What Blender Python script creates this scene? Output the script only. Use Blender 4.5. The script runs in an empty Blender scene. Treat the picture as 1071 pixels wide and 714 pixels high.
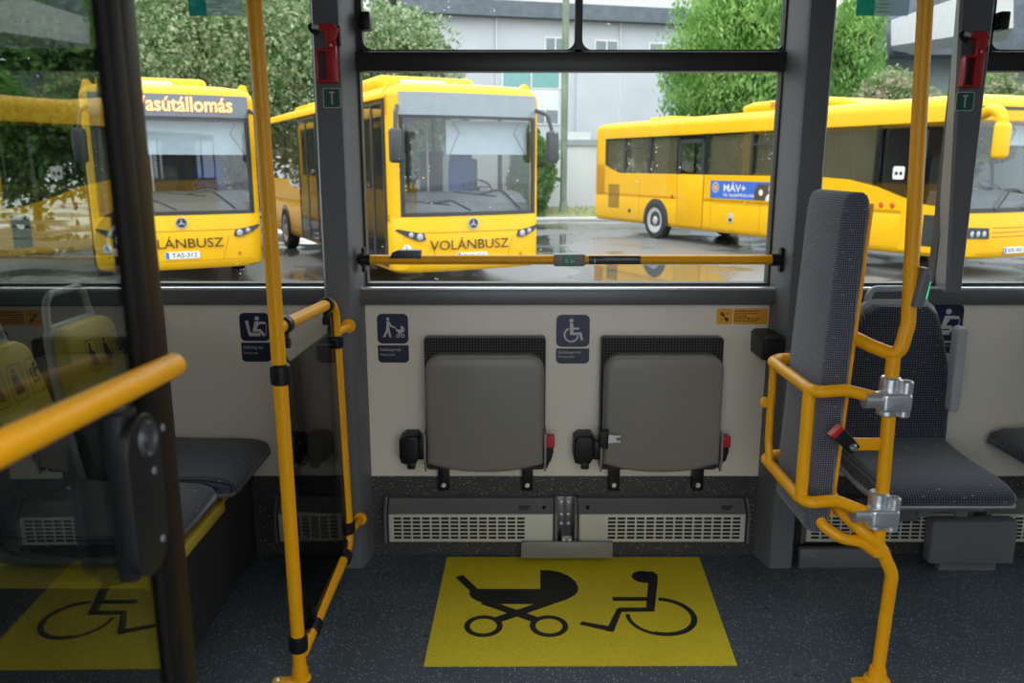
import bpy, bmesh, math, random
import numpy as np
from mathutils import Vector, Matrix

random.seed(7)
RNG = np.random.default_rng(11)
SC = bpy.context.scene
COL = SC.collection
PI = math.pi

# ------------------------------------------------------------------ camera
FPX = 850.0
PITCH = math.atan(186.0 / FPX)
EYE = 1.45
SP, CP = math.sin(PITCH), math.cos(PITCH)
cam_data = bpy.data.cameras.new('camera')
cam_data.sensor_width = 36.0
cam_data.lens = FPX / 1071.0 * 36.0
cam_data.clip_start = 0.02
cam_data.clip_end = 400
cam_data.dof.use_dof = True
cam_data.dof.focus_distance = 2.75
cam_data.dof.aperture_fstop = 4.6
cam = bpy.data.objects.new('camera', cam_data)
cam.location = (0, 0, EYE)
cam.rotation_euler = (PI / 2 - PITCH, 0, 0)
COL.objects.link(cam)
SC.camera = cam


def at(px, py, X=None, Y=None, Z=None):
    """photo pixel -> point on the plane X=, Y= or Z="""
    dx, dy = (px - 535.5) / FPX, (357.0 - py) / FPX
    d = Vector((dx, CP + dy * SP, -SP + dy * CP))
    if Y is not None:
        k = Y / d.y
    elif Z is not None:
        k = (Z - EYE) / d.z
    else:
        k = X / d.x
    return Vector((0, 0, EYE)) + d * k


# ------------------------------------------------------------------ materials
def lin(c):
    return tuple(((v / 255.0) / 12.92 if v / 255.0 <= 0.04045 else ((v / 255.0 + 0.055) / 1.055) ** 2.4) for v in c)


MATS = {}


def new_mat(name):
    m = bpy.data.materials.new(name)
    m.use_nodes = True
    nt = m.node_tree
    nt.nodes.clear()
    out = nt.nodes.new('ShaderNodeOutputMaterial')
    MATS[name] = m
    return m, nt, out


def node(nt, t, **kw):
    n = nt.nodes.new(t)
    for k, v in kw.items():
        setattr(n, k, v)
    return n


def pbr(name, col, rough=0.5, metal=0.0, spec=0.5, var=0.06, vscale=6.0, bump=0.0, bscale=300.0, coat=0.0, emit=0.0, sss=0.0, alpha=None):
    """principled material with a faint procedural colour variation"""
    m, nt, out = new_mat(name)
    b = node(nt, 'ShaderNodeBsdfPrincipled')
    tc = node(nt, 'ShaderNodeTexCoord')
    nz = node(nt, 'ShaderNodeTexNoise')
    nz.inputs['Scale'].default_value = vscale
    nz.inputs['Detail'].default_value = 4
    nt.links.new(tc.outputs['Object'], nz.inputs['Vector'])
    rp = node(nt, 'ShaderNodeValToRGB')
    rp.color_ramp.elements[0].position = 0.3
    rp.color_ramp.elements[1].position = 0.7
    rp.color_ramp.elements[0].color = tuple(max(0, c * (1 - var)) for c in col) + (1,)
    rp.color_ramp.elements[1].color = tuple(min(1, c * (1 + var)) for c in col) + (1,)
    nt.links.new(nz.outputs['Fac'], rp.inputs['Fac'])
    nt.links.new(rp.outputs['Color'], b.inputs['Base Color'])
    b.inputs['Roughness'].default_value = rough
    b.inputs['Metallic'].default_value = metal
    b.inputs['Specular IOR Level'].default_value = spec
    if coat:
        b.inputs['Coat Weight'].default_value = coat
        b.inputs['Coat Roughness'].default_value = 0.08
    if emit:
        b.inputs['Emission Color'].default_value = tuple(col) + (1,)
        b.inputs['Emission Strength'].default_value = emit
    if bump:
        n2 = node(nt, 'ShaderNodeTexNoise')
        n2.inputs['Scale'].default_value = bscale
        nt.links.new(tc.outputs['Object'], n2.inputs['Vector'])
        bp = node(nt, 'ShaderNodeBump')
        bp.inputs['Strength'].default_value = bump
        bp.inputs['Distance'].default_value = 0.002
        nt.links.new(n2.outputs['Fac'], bp.inputs['Height'])
        nt.links.new(bp.outputs['Normal'], b.inputs['Normal'])
    nt.links.new(b.outputs['BSDF'], out.inputs['Surface'])
    return m


def glass(name, tint=(0.95, 0.97, 0.97), base=0.03, edge=0.6, gloss=(1, 1, 1), rough=0.0, diff=None):
    """thin pane: lets light straight through, mirrors more at grazing angles"""
    m, nt, out = new_mat(name)
    tr = node(nt, 'ShaderNodeBsdfTransparent')
    tr.inputs['Color'].default_value = tuple(tint) + (1,)
    gl = node(nt, 'ShaderNodeBsdfGlossy')
    gl.inputs['Color'].default_value = tuple(gloss) + (1,)
    gl.inputs['Roughness'].default_value = rough
    lw = node(nt, 'ShaderNodeLayerWeight')
    lw.inputs['Blend'].default_value = 0.5
    pw = node(nt, 'ShaderNodeMath', operation='POWER')
    nt.links.new(lw.outputs['Facing'], pw.inputs[0])
    pw.inputs[1].default_value = 4.0
    mr = node(nt, 'ShaderNodeMapRange')
    mr.inputs['To Min'].default_value = base
    mr.inputs['To Max'].default_value = edge
    nt.links.new(pw.outputs[0], mr.inputs['Value'])
    mx = node(nt, 'ShaderNodeMixShader')
    nt.links.new(mr.outputs['Result'], mx.inputs['Fac'])
    nt.links.new(tr.outputs[0], mx.inputs[1])
    nt.links.new(gl.outputs[0], mx.inputs[2])
    last = mx
    if diff:
        df = node(nt, 'ShaderNodeBsdfDiffuse')
        df.inputs['Color'].default_value = tuple(diff[:3]) + (1,)
        m2 = node(nt, 'ShaderNodeMixShader')
        m2.inputs['Fac'].default_value = diff[3]
        nt.links.new(mx.outputs[0], m2.inputs[1])
        nt.links.new(df.outputs[0], m2.inputs[2])
        last = m2
    nt.links.new(last.outputs[0], out.inputs['Surface'])
    return m


def frac_dots(nt, tc, axis_a, axis_b, pa, pb, wa, wb):
    res = []
    for ax, p, w in ((axis_a, pa, wa), (axis_b, pb, wb)):
        mu = node(nt, 'ShaderNodeVectorMath', operation='DOT_PRODUCT')
        nt.links.new(tc.outputs['Object'], mu.inputs[0])
        mu.inputs[1].default_value = tuple(c / p for c in ax)
        fr = node(nt, 'ShaderNodeMath', operation='FRACT')
        nt.links.new(mu.outputs['Value'], fr.inputs[0])
        lt = node(nt, 'ShaderNodeMath', operation='LESS_THAN')
        nt.links.new(fr.outputs[0], lt.inputs[0])
        lt.inputs[1].default_value = w
        res.append(lt)
    m = node(nt, 'ShaderNodeMath', operation='MULTIPLY')
    nt.links.new(res[0].outputs[0], m.inputs[0])
    nt.links.new(res[1].outputs[0], m.inputs[1])
    return m


def fabric(name, axes, base=(0.018, 0.021, 0.032), dot=(0.15, 0.165, 0.21), pa=0.0085, pb=0.0085, yellow=True):
    """dark seat moquette: rows of pale dots and a few scattered yellow dashes"""
    m, nt, out = new_mat(name)
    b = node(nt, 'ShaderNodeBsdfPrincipled')
    b.inputs['Roughness'].default_value = 0.9
    b.inputs['Specular IOR Level'].default_value = 0.2
    b.inputs['Sheen Weight'].default_value = 0.3
    b.inputs['Sheen Roughness'].default_value = 0.5
    tc = node(nt, 'ShaderNodeTexCoord')
    d = frac_dots(nt, tc, axes[0], axes[1], pa, pb, 0.42, 0.42)
    mx = node(nt, 'ShaderNodeMixRGB')
    mx.inputs[1].default_value = tuple(base) + (1,)
    mx.inputs[2].default_value = tuple(dot) + (1,)
    nt.links.new(d.outputs[0], mx.inputs[0])
    last = mx
    if yellow:
        nz = node(nt, 'ShaderNodeTexVoronoi')
        mp = node(nt, 'ShaderNodeMapping')
        sc = [26.0, 26.0, 26.0]
        sc[2] = 60.0
        mp.inputs['Scale'].default_value = sc
        nt.links.new(tc.outputs['Object'], mp.inputs['Vector'])
        nt.links.new(mp.outputs[0], nz.inputs['Vector'])
        nz.inputs['Scale'].default_value = 1.0
        lt = node(nt, 'ShaderNodeMath', operation='LESS_THAN')
        nt.links.new(nz.outputs['Distance'], lt.inputs[0])
        lt.inputs[1].default_value = 0.115
        m2 = node(nt, 'ShaderNodeMixRGB')
        nt.links.new(lt.outputs[0], m2.inputs[0])
        nt.links.new(mx.outputs[0], m2.inputs[1])
        m2.inputs[2].default_value = (0.22, 0.20, 0.09, 1)
        last = m2
    nt.links.new(last.outputs[0], b.inputs['Base Color'])
    nz2 = node(nt, 'ShaderNodeTexNoise')
    nz2.inputs['Scale'].default_value = 500
    nt.links.new(tc.outputs['Object'], nz2.inputs['Vector'])
    bp = node(nt, 'ShaderNodeBump')
    bp.inputs['Strength'].default_value = 0.3
    bp.inputs['Distance'].default_value = 0.001
    nt.links.new(nz2.outputs['Fac'], bp.inputs['Height'])
    nt.links.new(bp.outputs['Normal'], b.inputs['Normal'])
    nt.links.new(b.outputs[0], out.inputs['Surface'])
    return m


def speckled(name, base, base2, speck, scale, size, rough, rough2=None, keep=0.5):
    """vinyl with pale flecks"""
    m, nt, out = new_mat(name)
    b = node(nt, 'ShaderNodeBsdfPrincipled')
    tc = node(nt, 'ShaderNodeTexCoord')
    nz = node(nt, 'ShaderNodeTexNoise')
    nz.inputs['Scale'].default_value = 3.0
    nz.inputs['Detail'].default_value = 8
    nz.inputs['Roughness'].default_value = 0.7
    nt.links.new(tc.outputs['Object'], nz.inputs['Vector'])
    rp = node(nt, 'ShaderNodeValToRGB')
    rp.color_ramp.elements[0].position = 0.35
    rp.color_ramp.elements[1].position = 0.65
    rp.color_ramp.elements[0].color = tuple(base) + (1,)
    rp.color_ramp.elements[1].color = tuple(base2) + (1,)
    nt.links.new(nz.outputs['Fac'], rp.inputs['Fac'])
    vo = node(nt, 'ShaderNodeTexVoronoi')
    vo.inputs['Scale'].default_value = scale
    nt.links.new(tc.outputs['Object'], vo.inputs['Vector'])
    lt = node(nt, 'ShaderNodeMath', operation='LESS_THAN')
    lt.inputs[1].default_value = size
    nt.links.new(vo.outputs['Distance'], lt.inputs[0])
    sp = node(nt, 'ShaderNodeSeparateColor')
    nt.links.new(vo.outputs['Color'], sp.inputs[0])
    l2 = node(nt, 'ShaderNodeMath', operation='LESS_THAN')
    l2.inputs[1].default_value = keep
    nt.links.new(sp.outputs[0], l2.inputs[0])
    mu = node(nt, 'ShaderNodeMath', operation='MULTIPLY')
    nt.links.new(lt.outputs[0], mu.inputs[0])
    nt.links.new(l2.outputs[0], mu.inputs[1])
    mx = node(nt, 'ShaderNodeMixRGB')
    nt.links.new(mu.outputs[0], mx.inputs[0])
    nt.links.new(rp.outputs[0], mx.inputs[1])
    mx.inputs[2].default_value = tuple(speck) + (1,)
    nt.links.new(mx.outputs[0], b.inputs['Base Color'])
    if rough2 is not None:
        r2 = node(nt, 'ShaderNodeMapRange')
        r2.inputs['From Min'].default_value = 0.35
        r2.inputs['From Max'].default_value = 0.65
        r2.inputs['To Min'].default_value = rough
        r2.inputs['To Max'].default_value = rough2
        nt.links.new(nz.outputs['Fac'], r2.inputs['Value'])
        nt.links.new(r2.outputs[0], b.inputs['Roughness'])
    else:
        b.inputs['Roughness'].default_value = rough
    nt.links.new(b.outputs[0], out.inputs['Surface'])
    return m


def wet_asphalt():
    m, nt, out = new_mat('wet_asphalt')
    b = node(nt, 'ShaderNodeBsdfPrincipled')
    tc = node(nt, 'ShaderNodeTexCoord')
    nz = node(nt, 'ShaderNodeTexNoise')
    nz.inputs['Scale'].default_value = 0.35
    nz.inputs['Detail'].default_value = 6
    nt.links.new(tc.outputs['Object'], nz.inputs['Vector'])
    mr = node(nt, 'ShaderNodeMapRange')
    mr.inputs['From Min'].default_value = 0.47
    mr.inputs['From Max'].default_value = 0.56
    nt.links.new(nz.outputs['Fac'], mr.inputs['Value'])
    mx = node(nt, 'ShaderNodeMixRGB')
    mx.inputs[1].default_value = (0.17, 0.175, 0.185, 1)
    mx.inputs[2].default_value = (0.075, 0.078, 0.085, 1)
    nt.links.new(mr.outputs[0], mx.inputs[0])
    n3 = node(nt, 'ShaderNodeTexNoise')
    n3.inputs['Scale'].default_value = 90
    nt.links.new(tc.outputs['Object'], n3.inputs['Vector'])
    ov = node(nt, 'ShaderNodeMixRGB', blend_type='OVERLAY')
    ov.inputs[0].default_value = 0.5
    nt.links.new(mx.outputs[0], ov.inputs[1])
    nt.links.new(n3.outputs['Color'], ov.inputs[2])
    nt.links.new(ov.outputs[0], b.inputs['Base Color'])
    r = node(nt, 'ShaderNodeMapRange')
    r.inputs['To Min'].default_value = 0.42
    r.inputs['To Max'].default_value = 0.03
    nt.links.new(mr.outputs[0], r.inputs['Value'])
    nt.links.new(r.outputs[0], b.inputs['Roughness'])
    b.inputs['Specular IOR Level'].default_value = 0.7
    nt.links.new(b.outputs[0], out.inputs['Surface'])
    return m


def leafy(name, c1, c2, scale=1.2):
    m, nt, out = new_mat(name)
    tc = node(nt, 'ShaderNodeTexCoord')
    nz = node(nt, 'ShaderNodeTexNoise')
    nz.inputs['Scale'].default_value = scale
    nz.inputs['Detail'].default_value = 5
    nt.links.new(tc.outputs['Object'], nz.inputs['Vector'])
    rp = node(nt, 'ShaderNodeValToRGB')
    rp.color_ramp.elements[0].position = 0.38
    rp.color_ramp.elements[1].position = 0.62
    rp.color_ramp.elements[0].color = tuple(c1) + (1,)
    rp.color_ramp.elements[1].color = tuple(c2) + (1,)
    nt.links.new(nz.outputs['Fac'], rp.inputs['Fac'])
    df = node(nt, 'ShaderNodeBsdfDiffuse')
    tl = node(nt, 'ShaderNodeBsdfTranslucent')
    nt.links.new(rp.outputs[0], df.inputs[0])
    nt.links.new(rp.outputs[0], tl.inputs[0])
    mx = node(nt, 'ShaderNodeMixShader')
    mx.inputs[0].default_value = 0.4
    nt.links.new(df.outputs[0], mx.inputs[1])
    nt.links.new(tl.outputs[0], mx.inputs[2])
    nt.links.new(mx.outputs[0], out.inputs['Surface'])
    return m


def curtain_mat():
    m, nt, out = new_mat('curtain_cloth')
    b = node(nt, 'ShaderNodeBsdfPrincipled')
    b.inputs['Roughness'].default_value = 0.9
    tc = node(nt, 'ShaderNodeTexCoord')
    w = node(nt, 'ShaderNodeTexNoise')
    w.inputs['Scale'].default_value = 3
    nt.links.new(tc.outputs['Object'], w.inputs['Vector'])
    rp = node(nt, 'ShaderNodeValToRGB')
    rp.color_ramp.elements[0].color = (0.30, 0.26, 0.15, 1)
    rp.color_ramp.elements[1].color = (0.46, 0.42, 0.28, 1)
    nt.links.new(w.outputs['Fac'], rp.inputs['Fac'])
    nt.links.new(rp.outputs[0], b.inputs['Base Color'])
    nt.links.new(b.outputs[0], out.inputs['Surface'])
    return m


M = {}
M['tube'] = pbr('yellow_enamel', (0.90, 0.40, 0.002), 0.38, spec=0.35, coat=0.08, var=0.03)
M['bus'] = pbr('bus_yellow_paint', (0.90, 0.49, 0.004), 0.42, spec=0.3, coat=0.10, var=0.03, vscale=1)
M['bus_seam'] = pbr('bus_yellow_seam', (0.45, 0.22, 0.01), 0.5)
M['beige'] = pbr('beige_laminate', (0.80, 0.745, 0.63), 0.22, var=0.03, vscale=2)
M['pillar'] = pbr('grey_pillar_plastic', (0.132, 0.138, 0.146), 0.36, var=0.04)
M['sill'] = pbr('grey_sill_plastic', (0.095, 0.098, 0.100), 0.30, var=0.03)
M['sillshine'] = pbr('sill_sky_shine', (0.60, 0.63, 0.67), 0.25, metal=0.6)  # pale tone imitates the bright sky line on the sill's top edge
M['rubber'] = pbr('black_rubber', (0.012, 0.012, 0.013), 0.45)
M['blackplastic'] = pbr('black_plastic', (0.010, 0.010, 0.011), 0.38, spec=0.28)
M['frame'] = pbr('dark_window_frame', (0.022, 0.021, 0.020), 0.4)
M['doorframe'] = pbr('dark_door_frame', (0.008, 0.007, 0.006), 0.5, spec=0.12)
M['doorseal'] = pbr('brown_black_seal', (0.022, 0.012, 0.006), 0.4, spec=0.18)
M['greyshell'] = pbr('grey_seat_shell', (0.215, 0.200, 0.172), 0.36, var=0.03, bump=0.08, bscale=900)
M['greyedge'] = pbr('light_grey_plastic', (0.36, 0.38, 0.40), 0.35)
M['metal'] = pbr('brushed_metal', (0.55, 0.55, 0.53), 0.3, metal=0.9)
M['chrome'] = pbr('chrome_clamp', (0.72, 0.75, 0.78), 0.30, metal=0.8)
M['pivot'] = pbr('pivot_plate_black', (0.012, 0.012, 0.013), 0.35, spec=0.25)
M['bolt'] = pbr('zinc_bolt', (0.75, 0.75, 0.70), 0.35, metal=0.4)
M['heater'] = pbr('heater_housing', (0.17, 0.17, 0.165), 0.30, metal=0.35)
M['cream'] = pbr('heater_panel_cream', (0.54, 0.53, 0.44), 0.45)
M['slot'] = pbr('dark_slot', (0.008, 0.008, 0.009), 0.7)
M['box'] = pbr('grey_metal_box', (0.13, 0.14, 0.15), 0.4)
M['red'] = pbr('red_plastic', (0.50, 0.012, 0.018), 0.35)
M['greensign'] = pbr('green_sticker', (0.010, 0.10, 0.055), 0.4)
M['navy'] = pbr('navy_sticker', (0.012, 0.015, 0.050), 0.35)
M['white'] = pbr('white_print', (0.80, 0.80, 0.78), 0.5)
M['offwhite'] = pbr('offwhite_print', (0.55, 0.55, 0.52), 0.5)
M['black'] = pbr('black_print', (0.010, 0.010, 0.010), 0.5)
M['darkprint'] = pbr('dark_print', (0.05, 0.03, 0.008), 0.5)
M['orange'] = pbr('orange_sticker', (0.80, 0.36, 0.02), 0.45)
M['floor'] = speckled('speckled_floor_vinyl', (0.054, 0.071, 0.086), (0.078, 0.101, 0.120), (0.70, 0.75, 0.78), 130, 0.21, 0.42, 0.26, 0.5)
M['darklining'] = pbr('dark_lining', (0.030, 0.032, 0.034), 0.5)
M['wainscot'] = speckled('speckled_kick_panel', (0.036, 0.036, 0.033), (0.042, 0.042, 0.038), (0.42, 0.40, 0.33), 110, 0.20, 0.5, None, 0.6)
M['floorsign'] = speckled('yellow_floor_vinyl', (0.70, 0.55, 0.014), (0.78, 0.62, 0.018), (0.40, 0.30, 0.02), 160, 0.25, 0.45, None, 0.6)
M['ceiling'] = pbr('ceiling_panel', (0.42, 0.42, 0.41), 0.5)
M['asphalt'] = wet_asphalt()
M['fab_pad'] = fabric('moquette_pad', ((1, -1, 0), (0, 0, 1)), base=(0.050, 0.056, 0.075), dot=(0.26, 0.275, 0.32), pa=0.0062, pb=0.0062)
M['fab_seat'] = fabric('moquette_seat', ((0, 1, 0), (1, 0, -1)))
M['fab_dark'] = fabric('moquette_coarse', ((1, 0, 0), (0, 0, 1)), base=(0.022, 0.020, 0.022), dot=(0.14, 0.13, 0.13), pa=0.0105, pb=0.0105, yellow=False)
M['seatyellow'] = pbr('yellow_seat_panel', (0.62, 0.46, 0.05), 0.55)
M['pane'] = glass('window_glass', (0.955, 0.975, 0.97), 0.006, 0.4)
M['dimpane'] = glass('dimming_window_glass', (0.28, 0.29, 0.29), 0.02, 0.5)  # for panes behind the viewer, made this dark to dim the interior
wm_, wnt, wout = new_mat('rain_water')
wg = node(wnt, 'ShaderNodeBsdfGlass')
wg.inputs['IOR'].default_value = 1.33
wg.inputs['Roughness'].default_value = 0.02
wd = node(wnt, 'ShaderNodeBsdfTranslucent')  # white share stands in for sky light gathered by the drops
wd.inputs[0].default_value = (1, 1, 1, 1)
wx = node(wnt, 'ShaderNodeMixShader')
wx.inputs[0].default_value = 0.6
wnt.links.new(wg.outputs[0], wx.inputs[1])
wnt.links.new(wd.outputs[0], wx.inputs[2])
wnt.links.new(wx.outputs[0], wout.inputs[0])
M['water'] = wm_
M['doorglass'] = glass('door_glass', (0.58, 0.62, 0.58), 0.082, 0.85)
M['smoked'] = glass('smoked_panel', (0.42, 0.42, 0.42), 0.04, 0.22)
M['windscreen'] = glass('windscreen_glass', (0.92, 0.94, 0.95), 0.045, 0.6, gloss=(0.95, 0.98, 1.0), rough=0.02)
M['sideglass'] = glass('tinted_side_glass', (0.74, 0.75, 0.74), 0.05, 0.6, rough=0.02)
M['film'] = glass('pale_film', (0.80, 0.90, 0.92), 0.03, 0.5, diff=(0.65, 0.75, 0.78, 0.45))
M['teal'] = glass('teal_film', (0.30, 0.75, 0.75), 0.03, 0.5, diff=(0.05, 0.50, 0.52, 0.5))
M['display'] = pbr('display_panel', (0.13, 0.165, 0.20), 0.10, spec=0.8)
M['displaysky'] = pbr('sky_toned_display_panel', (0.27, 0.315, 0.35), 0.10, spec=0.8)  # bluish sky reflection put into the base colour
M['doorpanel'] = pbr('bus_door_panel', (0.085, 0.10, 0.11), 0.3)
M['led'] = pbr('amber_led', (1.0, 0.30, 0.10), 0.5, emit=1.6)
M['visor'] = pbr('sun_blind', (0.56, 0.66, 0.72), 0.5)
M['dash'] = pbr('dashboard_plastic', (0.16, 0.18, 0.20), 0.5)
M['busdark'] = pbr('bus_interior_dark', (0.06, 0.06, 0.065), 0.7)
M['busgrey'] = pbr('bus_dark_trim', (0.04, 0.045, 0.05), 0.35)
M['blue'] = pbr('blue_cloth', (0.03, 0.09, 0.36), 0.8)
M['adblue'] = pbr('advert_blue', (0.05, 0.16, 0.62), 0.4)
M['skin'] = pbr('printed_skin_tone', (0.75, 0.48, 0.38), 0.5)
M['brownprint'] = pbr('printed_brown', (0.09, 0.06, 0.04), 0.5)
M['tyre'] = pbr('tyre_rubber', (0.020, 0.020, 0.021), 0.7)
M['rim'] = pbr('steel_rim', (0.62, 0.63, 0.64), 0.4, metal=0.2)
M['lamp'] = pbr('lamp_lens', (0.42, 0.45, 0.47), 0.1, spec=0.8)
M['amber'] = pbr('amber_marker', (0.70, 0.10, 0.02), 0.3)
M['curtain'] = curtain_mat()
M['render'] = pbr('pale_render', (0.60, 0.625, 0.68), 0.8, vscale=0.6)
M['whitewall'] = pbr('white_render', (0.80, 0.81, 0.82), 0.8, vscale=0.6)
M['slate'] = pbr('slate_fascia', (0.13, 0.15, 0.18), 0.6, var=0.2, vscale=3)
M['concrete'] = pbr('light_concrete', (0.70, 0.70, 0.70), 0.8)
M['winblind'] = pbr('teal_window', (0.22, 0.46, 0.46), 0.25)
M['wingrey'] = pbr('grey_window', (0.25, 0.30, 0.33), 0.2)
M['coping'] = pbr('grey_coping', (0.36, 0.40, 0.42), 0.6)
M['post'] = pbr('green_post_paint', (0.20, 0.25, 0.18), 0.6, var=0.25, vscale=2)
M['bark'] = pbr('bark', (0.07, 0.05, 0.035), 0.9, var=0.3, vscale=8)
M['leaf_linden'] = leafy('linden_leaves', (0.09, 0.20, 0.06), (0.50, 0.56, 0.36), 3.0)
M['leaf_dark'] = leafy('dark_leaves', (0.06, 0.16, 0.035), (0.25, 0.42, 0.13))
M['leaf_bright'] = leafy('bright_leaves', (0.12, 0.29, 0.06), (0.36, 0.58, 0.20))
M['leaf_pink'] = leafy('flowering_leaves', (0.13, 0.28, 0.08), (0.50, 0.45, 0.33), 3.0)
M['leaf_bush'] = leafy('bush_leaves', (0.07, 0.18, 0.04), (0.20, 0.36, 0.10), 3.0)
M['grassmat'] = pbr('grass_verge', (0.26, 0.28, 0.13), 0.9, var=0.4, vscale=9)
M['greenbutton'] = pbr('green_stop_button', (0.03, 0.22, 0.13), 0.4)
M['greenled'] = pbr('green_button', (0.02, 0.55, 0.25), 0.4, emit=0.5)

# ------------------------------------------------------------------ mesh builder
WORLD = {}


def wm(o):
    return WORLD.get(o.name, Matrix.Identity(4))


def perp(d):
    d = d.normalized()
    a = Vector((0, 0, 1)) if abs(d.z) < 0.9 else Vector((1, 0, 0))
    u = d.cross(a).normalized()
    return u, d.cross(u).normalized()


def fillet(pts, r, n=6):
    pts = [Vector(p) for p in pts]
    if not r:
        return pts
    out = [pts[0]]
    for i in range(1, len(pts) - 1):
        p0, p, p1 = pts[i - 1], pts[i], pts[i + 1]
        a, b = (p0 - p), (p1 - p)
        la, lb = a.length, b.length
        if la < 1e-6 or lb < 1e-6:
            continue
        a, b = a / la, b / lb
        ang = a.angle(b)
        if ang > PI - 0.03:
            out.append(p)
            continue
        t = min(r / math.tan(ang / 2), la * 0.48, lb * 0.48)
        s, e = p + a * t, p + b * t
        for k in range(n + 1):
            u = k / n
            out.append((1 - u) ** 2 * s + 2 * u * (1 - u) * p + u * u * e)
    out.append(pts[-1])
    return out


class MB:
    def __init__(self):
        self.v, self.f = [], []

    def add(self, verts, faces, T=None):
        k = len(self.v)
        for p in verts:
            p = Vector(p)
            self.v.append(tuple(T @ p) if T is not None else tuple(p))
        for f in faces:
            self.f.append(tuple(i + k for i in f))
        return self

    def from_bm(self, bm, T=None):
        bm.verts.ensure_lookup_table()
        for i, v in enumerate(bm.verts):
            v.index = i
        self.add([v.co.copy() for v in bm.verts], [[v.index for v in f.verts] for f in bm.faces], T)
        bm.free()
        return self

    def box(self, c, s, bevel=0.0, seg=2, rot=None):
        bm = bmesh.new()
        bmesh.ops.create_cube(bm, size=1.0)
        for v in bm.verts:
            v.co = Vector((v.co.x * s[0], v.co.y * s[1], v.co.z * s[2]))
        if bevel:
            bmesh.ops.bevel(bm, geom=list(bm.edges), offset=min(bevel, min(s) * 0.49), segments=seg, profile=0.5, affect='EDGES')
        T = Matrix.Translation(Vector(c))
        if rot is not None:
            T = T @ rot
        return self.from_bm(bm, T)

    def span(self, a, b, bevel=0.0, seg=2):
        a, b = Vector(a), Vector(b)
        return self.box((a + b) / 2, [max(abs(b[i] - a[i]), 1e-4) for i in range(3)], bevel, seg)

    def loft(self, rings, cap=True, closed=True):
        n = len(rings[0])
        verts = [p for r in rings for p in r]
        faces = []
        for i in range(len(rings) - 1):
            for j in range(n if closed else n - 1):
                a, b = i * n + j, i * n + (j + 1) % n
                faces.append((a, b, b + n, a + n))
        if cap:
            faces.append(tuple(reversed(range(n))))
            faces.append(tuple(range((len(rings) - 1) * n, len(rings) * n)))
        return self.add(verts, faces)

    def tube(self, pts, r, n=16, bend=0.0, bn=7, round_end=False):
        P = fillet(pts, bend, bn)
        T = []
        for i in range(len(P)):
            a = P[max(i - 1, 0)]
            b = P[min(i + 1, len(P) - 1)]
            T.append((b - a).normalized())
        u, w = perp(T[0])
        rings = []
        for i, p in enumerate(P):
            u = (u - T[i] * u.dot(T[i])).normalized()
            w = T[i].cross(u)
            rings.append([p + (u * math.cos(2 * PI * k / n) + w * math.sin(2 * PI * k / n)) * r for k in range(n)])
        if round_end:
            c = r * 0.25
            sq = lambda ring, p, d, s: [p + (q - p) * s + d for q in ring]
            rings = [sq(rings[0], P[0], T[0] * 0, 1 - 0.25)] + [sq(rings[0], P[0], T[0] * c, 1)] + rings[1:-1] + [sq(rings[-1], P[-1], T[-1] * -c, 1)] + [sq(rings[-1], P[-1], T[-1] * 0, 1 - 0.25)]
        return self.loft(rings)

    def cyl(self, p0, p1, r, r1=None, n=24, bevel=0.0):
        p0, p1 = Vector(p0), Vector(p1)
        r1 = r if r1 is None else r1
        d = p1 - p0
        u, w = perp(d)
        dn = d.normalized()
        prof = [(r, 0), (r1, d.length)]
        if bevel:
            prof = [(r - bevel, 0), (r, bevel), (r1, d.length - bevel), (r1 - bevel, d.length)]
        rings = [[p0 + dn * h + (u * math.cos(2 * PI * k / n) + w * math.sin(2 * PI * k / n)) * rr for k in range(n)] for rr, h in prof]
        return self.loft(rings)

    def lathe(self, prof, o, axis, n=32, cap=True):
        o, axis = Vector(o), Vector(axis).normalized()
        u, w = perp(axis)
        rings = [[o + axis * h + (u * math.cos(2 * PI * k / n) + w * math.sin(2 * PI * k / n)) * max(rr, 1e-4) for k in range(n)] for rr, h in prof]
        return self.loft(rings, cap=cap)

    def prism(self, poly, o, ux, uy, depth, bevel=0.0):
        """2-D outline extruded along ux x uy"""
        o, ux, uy = Vector(o), Vector(ux), Vector(uy)
        nn = ux.cross(uy).normalized()
        ar = sum(poly[i][0] * poly[(i + 1) % len(poly)][1] - poly[(i + 1) % len(poly)][0] * poly[i][1] for i in range(len(poly)))
        if ar < 0:
            poly = list(reversed(poly))
        if bevel:
            bm = bmesh.new()
            vs = [bm.verts.new((p[0], p[1], 0)) for p in poly]
            f = bm.faces.new(vs)
            r = bmesh.ops.extrude_face_region(bm, geom=[f])
            top = [v for v in r['geom'] if isinstance(v, bmesh.types.BMVert)]
            for v in top:
                v.co.z += depth
            bm.normal_update()
            ts = set(top)
            ed = [e for e in bm.edges if e.verts[0] in ts and e.verts[1] in ts]
            bmesh.ops.bevel(bm, geom=ed, offset=bevel, segments=3, profile=0.5, affect='EDGES')
            R = Matrix((ux.to_4d(), uy.to_4d(), nn.to_4d(), (0, 0, 0, 1))).transposed()
            R = Matrix(((ux.x, uy.x, nn.x, o.x), (ux.y, uy.y, nn.y, o.y), (ux.z, uy.z, nn.z, o.z), (0, 0, 0, 1)))
            return self.from_bm(bm, R)
        n = len(poly)
        a = [o + ux * p[0] + uy * p[1] for p in poly]
        b = [p + nn * depth for p in a]
        faces = [tuple(reversed(range(n))), tuple(range(n, 2 * n))]
        faces += [(i, (i + 1) % n, n + (i + 1) % n, n + i) for i in range(n)]
        return self.add(a + b, faces)

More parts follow.
